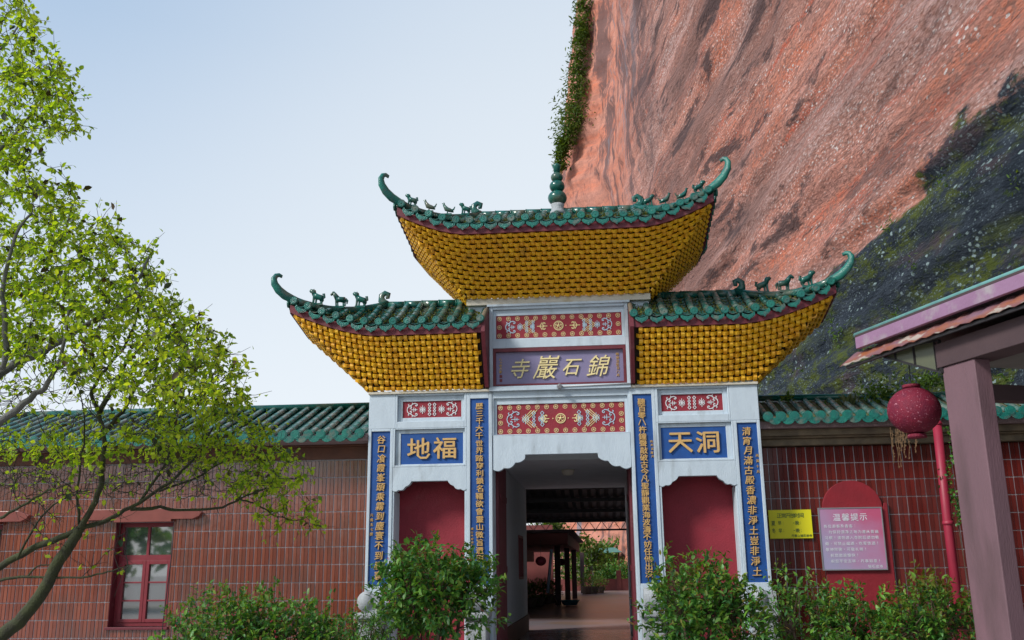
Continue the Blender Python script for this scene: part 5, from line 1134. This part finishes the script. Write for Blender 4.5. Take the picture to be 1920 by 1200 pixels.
# ================================================================== FOREGROUND TREE
def tree():
    t_ = thing('leafy_tree', 'slanting moss-barked tree with bright green spring leaves at the left edge', 'tree', tuple(at(-330, 1500, -5.2)))
    nodes = []; rads = []
    main = MB(); pale = MB()
    def limb(pts, r0, r1, m=None, n_=8, y0=-5.2, y1=None):
        y1 = y0 if y1 is None else y1; P3 = []; k = len(pts)
        for i, (a, c) in enumerate(pts): P3.append(np.array(at(a, c, y0+(y1-y0)*i/(k-1))))
        # subdivide smoothly
        Q = []
        for i in range(k-1):
            p0 = P3[max(0, i-1)]; p1 = P3[i]; p2 = P3[i+1]; p3 = P3[min(k-1, i+2)]
            for s_ in range(4):
                u = s_/4; Q.append(.5*((2*p1)+(-p0+p2)*u+(2*p0-5*p1+4*p2-p3)*u*u+(-p0+3*p1-3*p2+p3)*u**3)+rng.normal(size=3)*.004)
        Q.append(P3[-1]); rr_ = [r0+(r1-r0)*i/(len(Q)-1) for i in range(len(Q))]
        (m or main).tube(Q, rr_, n_)
        for i, q in enumerate(Q): nodes.append(q); rads.append(rr_[i])
    def pxr(px_): return px_/FPX*7.3/2
    limb([(-330, 1500), (-120, 1310), (0, 1196), (60, 1140), (112, 1050), (139, 1009), (150, 990)], pxr(31), pxr(17))
    limb([(150, 990), (169, 960), (187, 919), (193, 874), (193, 814), (184, 772), (172, 740), (190, 700), (240, 640), (262, 560)], pxr(13), pxr(4), y1=-5.6)
    limb([(150, 990), (112, 1009), (56, 1031), (0, 1063), (-60, 1110), (-160, 1230), (-200, 1370)], pxr(11), pxr(16), y1=-5.0)
    limb([(150, 992), (210, 971), (244, 952), (319, 904), (356, 870), (380, 838), (400, 800)], pxr(10), pxr(3), y1=-4.7)
    limb([(244, 954), (300, 953), (337, 956), (405, 954), (450, 935), (500, 915)], pxr(8), pxr(3), y0=-5.0, y1=-4.6)
    limb([(450, 937), (480, 945), (520, 968), (560, 975)], pxr(4), pxr(2), y0=-4.7, y1=-4.5)
    limb([(-60, 1095), (0, 1087), (49, 1082), (105, 1084), (169, 1080), (210, 1069), (240, 1060)], pxr(7), pxr(2))
    limb([(49, 1082), (70, 1062), (100, 1060)], pxr(4), pxr(2))
    limb([(186, 772), (215, 725), (244, 669), (300, 620), (330, 570)], pxr(11), pxr(3), y0=-5.4, y1=-4.8)
    limb([(193, 815), (230, 770), (262, 717), (311, 669), (370, 630), (420, 660)], pxr(9), pxr(3), y0=-5.3, y1=-4.5)
    limb([(30, 1050), (70, 980), (110, 940), (150, 925)], pxr(5), pxr(2)); limb([(150, 985), (145, 930), (150, 870), (160, 800), (150, 740)], pxr(6), pxr(2), y1=-5.8)
    limb([(0, 970), (40, 950), (90, 920), (140, 905)], pxr(6), pxr(2), y0=-5.6)
    limb([(260, 945), (310, 870), (340, 800), (390, 740), (430, 700)], pxr(6), pxr(2), y0=-5.0, y1=-4.6)
    limb([(300, 920), (380, 890), (450, 850), (520, 850)], pxr(5), pxr(2), y0=-5.0, y1=-4.3)
    # paler limbs coming in from beyond the left edge
    limb([(-200, 960), (-80, 800), (0, 702), (75, 661), (124, 635), (169, 605), (225, 575), (262, 519), (280, 480)], pxr(18), pxr(4), pale, y0=-6.2, y1=-5.6)
    limb([(-200, 960), (-60, 850), (0, 792), (56, 747), (90, 717), (120, 650), (130, 560)], pxr(18), pxr(4), pale, y0=-6.2, y1=-6.0)
    limb([(-200, 960), (-60, 700), (4, 690), (10, 600), (6, 540), (30, 440), (60, 400)], pxr(14), pxr(4), pale, y0=-6.2, y1=-6.4)
    limb([(-200, 960), (-140, 500), (-60, 330), (0, 280), (60, 215), (105, 150)], pxr(14), pxr(3), pale, y0=-6.2, y1=-5.8)
    limb([(-140, 500), (-80, 150), (0, 90), (40, 40)], pxr(9), pxr(3), pale, y0=-6.2, y1=-5.6)
    limb([(-200, 960), (-230, 1200), (-330, 1500)], pxr(24), pxr(36), pale, y0=-6.2, y1=-5.3)
    B('trunk', main, 'bark', t_); B('limb', pale, 'barkgrey', t_, label='paler grey limbs rising behind the mossy stem')
    def inside(poly, x, y):
        c = False; j = len(poly)-1
        for i in range(len(poly)):
            if ((poly[i][1] > y) != (poly[j][1] > y)) and x < (poly[j][0]-poly[i][0])*(y-poly[i][1])/(poly[j][1]-poly[i][1])+poly[i][0]: c = not c
            j = i
        return c
    P1 = [(-60, -40), (45, -40), (72, 30), (80, 80), (108, 100), (136, 150), (155, 205), (148, 250), (112, 262), (70, 275), (75, 300), (128, 322), (134, 345), (-60, 345)]
    P2 = [(-60, 345), (136, 345), (165, 400), (200, 415), (262, 458), (295, 470), (298, 500), (312, 545), (340, 575), (392, 610), (418, 652), (455, 690), (458, 722), (470, 762), (300, 762), (150, 705), (-60, 650)]
    P3_ = [(290, 740), (470, 755), (520, 820), (560, 860), (592, 885), (580, 912), (520, 925), (400, 890), (330, 860), (280, 820)]
    P4 = [(-60, 800), (120, 812), (330, 800), (360, 850), (200, 868), (-60, 872)]
    P5 = [(430, 895), (580, 925), (598, 985), (560, 1000), (500, 985), (440, 945)]
    P6 = [(-60, 650), (150, 700), (300, 762), (330, 800), (100, 805), (-60, 795)]
    P7 = [(60, 930), (150, 930), (230, 960), (230, 1080), (60, 1040)]
    P8 = [(-60, 872), (360, 860), (430, 900), (430, 940), (150, 930), (-60, 950)]
    targets = []
    def fill(poly, n_, leaves, y0, y1, tw=1.):
        xs = [p[0] for p in poly]; ys_ = [p[1] for p in poly]; k = 0; g_ = 0
        while k < n_ and g_ < 50000:
            g_ += 1; x = random.uniform(min(xs), max(xs)); y = random.uniform(min(ys_), max(ys_))
            if inside(poly, x, y): targets.append((np.array(at(x, y, random.uniform(y0, y1))), leaves)); k += 1
    fill(P1, 300, 16, -6.6, -5.0); fill(P2, 860, 16, -6.6, -4.4); fill(P3_, 210, 13, -5.3, -4.1); fill(P4, 110, 12, -6.0, -4.6); fill(P5, 42, 10, -4.9, -4.2); fill(P6, 110, 3, -6.2, -4.8); fill(P7, 26, 2, -5.6, -5.0); fill(P8, 150, 2, -5.8, -4.6)
    twigs = MB(); NO = list(nodes); targets.sort(key=lambda q: min(np.linalg.norm(np.array(nodes[::3])-q[0], axis=1)))
    pos = []; dr = []; nr = []; sz = []
    arr = np.array(NO)
    for p, nl in targets:
        dd = np.linalg.norm(arr-p, axis=1)+.35*np.clip(arr[:, 2]-p[2], 0, 9)
        i = int(np.argmin(dd)); a = arr[i]; L_ = np.linalg.norm(p-a)
        m1 = a+(p-a)*.35+np.array([0, 0, -.05*L_])+rng.normal(size=3)*.05*L_; m2 = a+(p-a)*.7+rng.normal(size=3)*.05*L_+np.array([0, 0, .04*L_])
        r0 = min(.010, .0028+L_*.006); twigs.tube([a, m1, m2, p], [r0, r0*.8, r0*.6, .0022], 4, False)
        arr = np.vstack([arr, m1, m2, p])
        tdir = (p-m2)/(np.linalg.norm(p-m2)+1e-6)
        # fine side twigs
        for q in range(2 if nl > 4 else 3):
            sdir = tdir*.6+rng.normal(size=3)*.7; sdir /= np.linalg.norm(sdir); l_ = random.uniform(.08, .22); s0 = m2+(p-m2)*random.random(); s1 = s0+sdir*l_*.5+rng.normal(size=3)*.01; s2 = s0+sdir*l_
            twigs.tube([s0, s1, s2], [.0026, .002, .0014], 3, False)
            for k in range(nl//3):
                u = random.random(); pos.append(s0+(s2-s0)*u); dr.append(sdir*.5+rng.normal(size=3)*.6+[0, 0, -.35]); 
        for k in range(nl-2*(nl//3)):
            u = random.random(); pos.append(m2+(p-m2)*u); dr.append(tdir*.5+rng.normal(size=3)*.6+[0, 0, -.35])
    B('twigs', twigs, 'twig', t_, kind='stuff')
    n_ = len(pos); pos = np.array(pos)+rng.normal(size=(n_, 3))*.012; dr = np.array(dr); nr = unit(n_)*.8+[0, 0, 1.]; sz = rng.uniform(.030, .056, n_); print('leaves', n_)
    old = rng.random(n_) < .035
    place_leaves(t_, pos[~old], dr[~old], nr[~old], sz[~old], M['leaf'], 300, .62); place_leaves(t_, pos[old], dr[old], nr[old], sz[old]*1.3, M['leafold'], 0, .6, 'old_leaves')
tree()
# trees behind the viewer, across the forecourt (they show in the window panes and glazed tiles)
for i, (x, y, r_, h) in enumerate(((-16, -34, 5, 2.6), (-7, -38, 5, 2.9), (3, -36, 5, 2.7), (13, -35, 5, 3.2), (-26, -30, 5, 3.0), (23, -30, 5, 3.2))):
    clump('forecourt_tree', ['round tree far behind the viewer on the left', 'tall tree behind the viewer left of centre', 'low tree behind the viewer', 'broad tree behind the viewer on the right', 'outermost left tree of the forecourt', 'outermost right tree of the forecourt'][i], 'tree', (x, y, h), (r_, 3, h*.75), 2200, .75, 'bush', trunk=0, group='trees across the forecourt')
print('objects', len(bpy.data.objects))
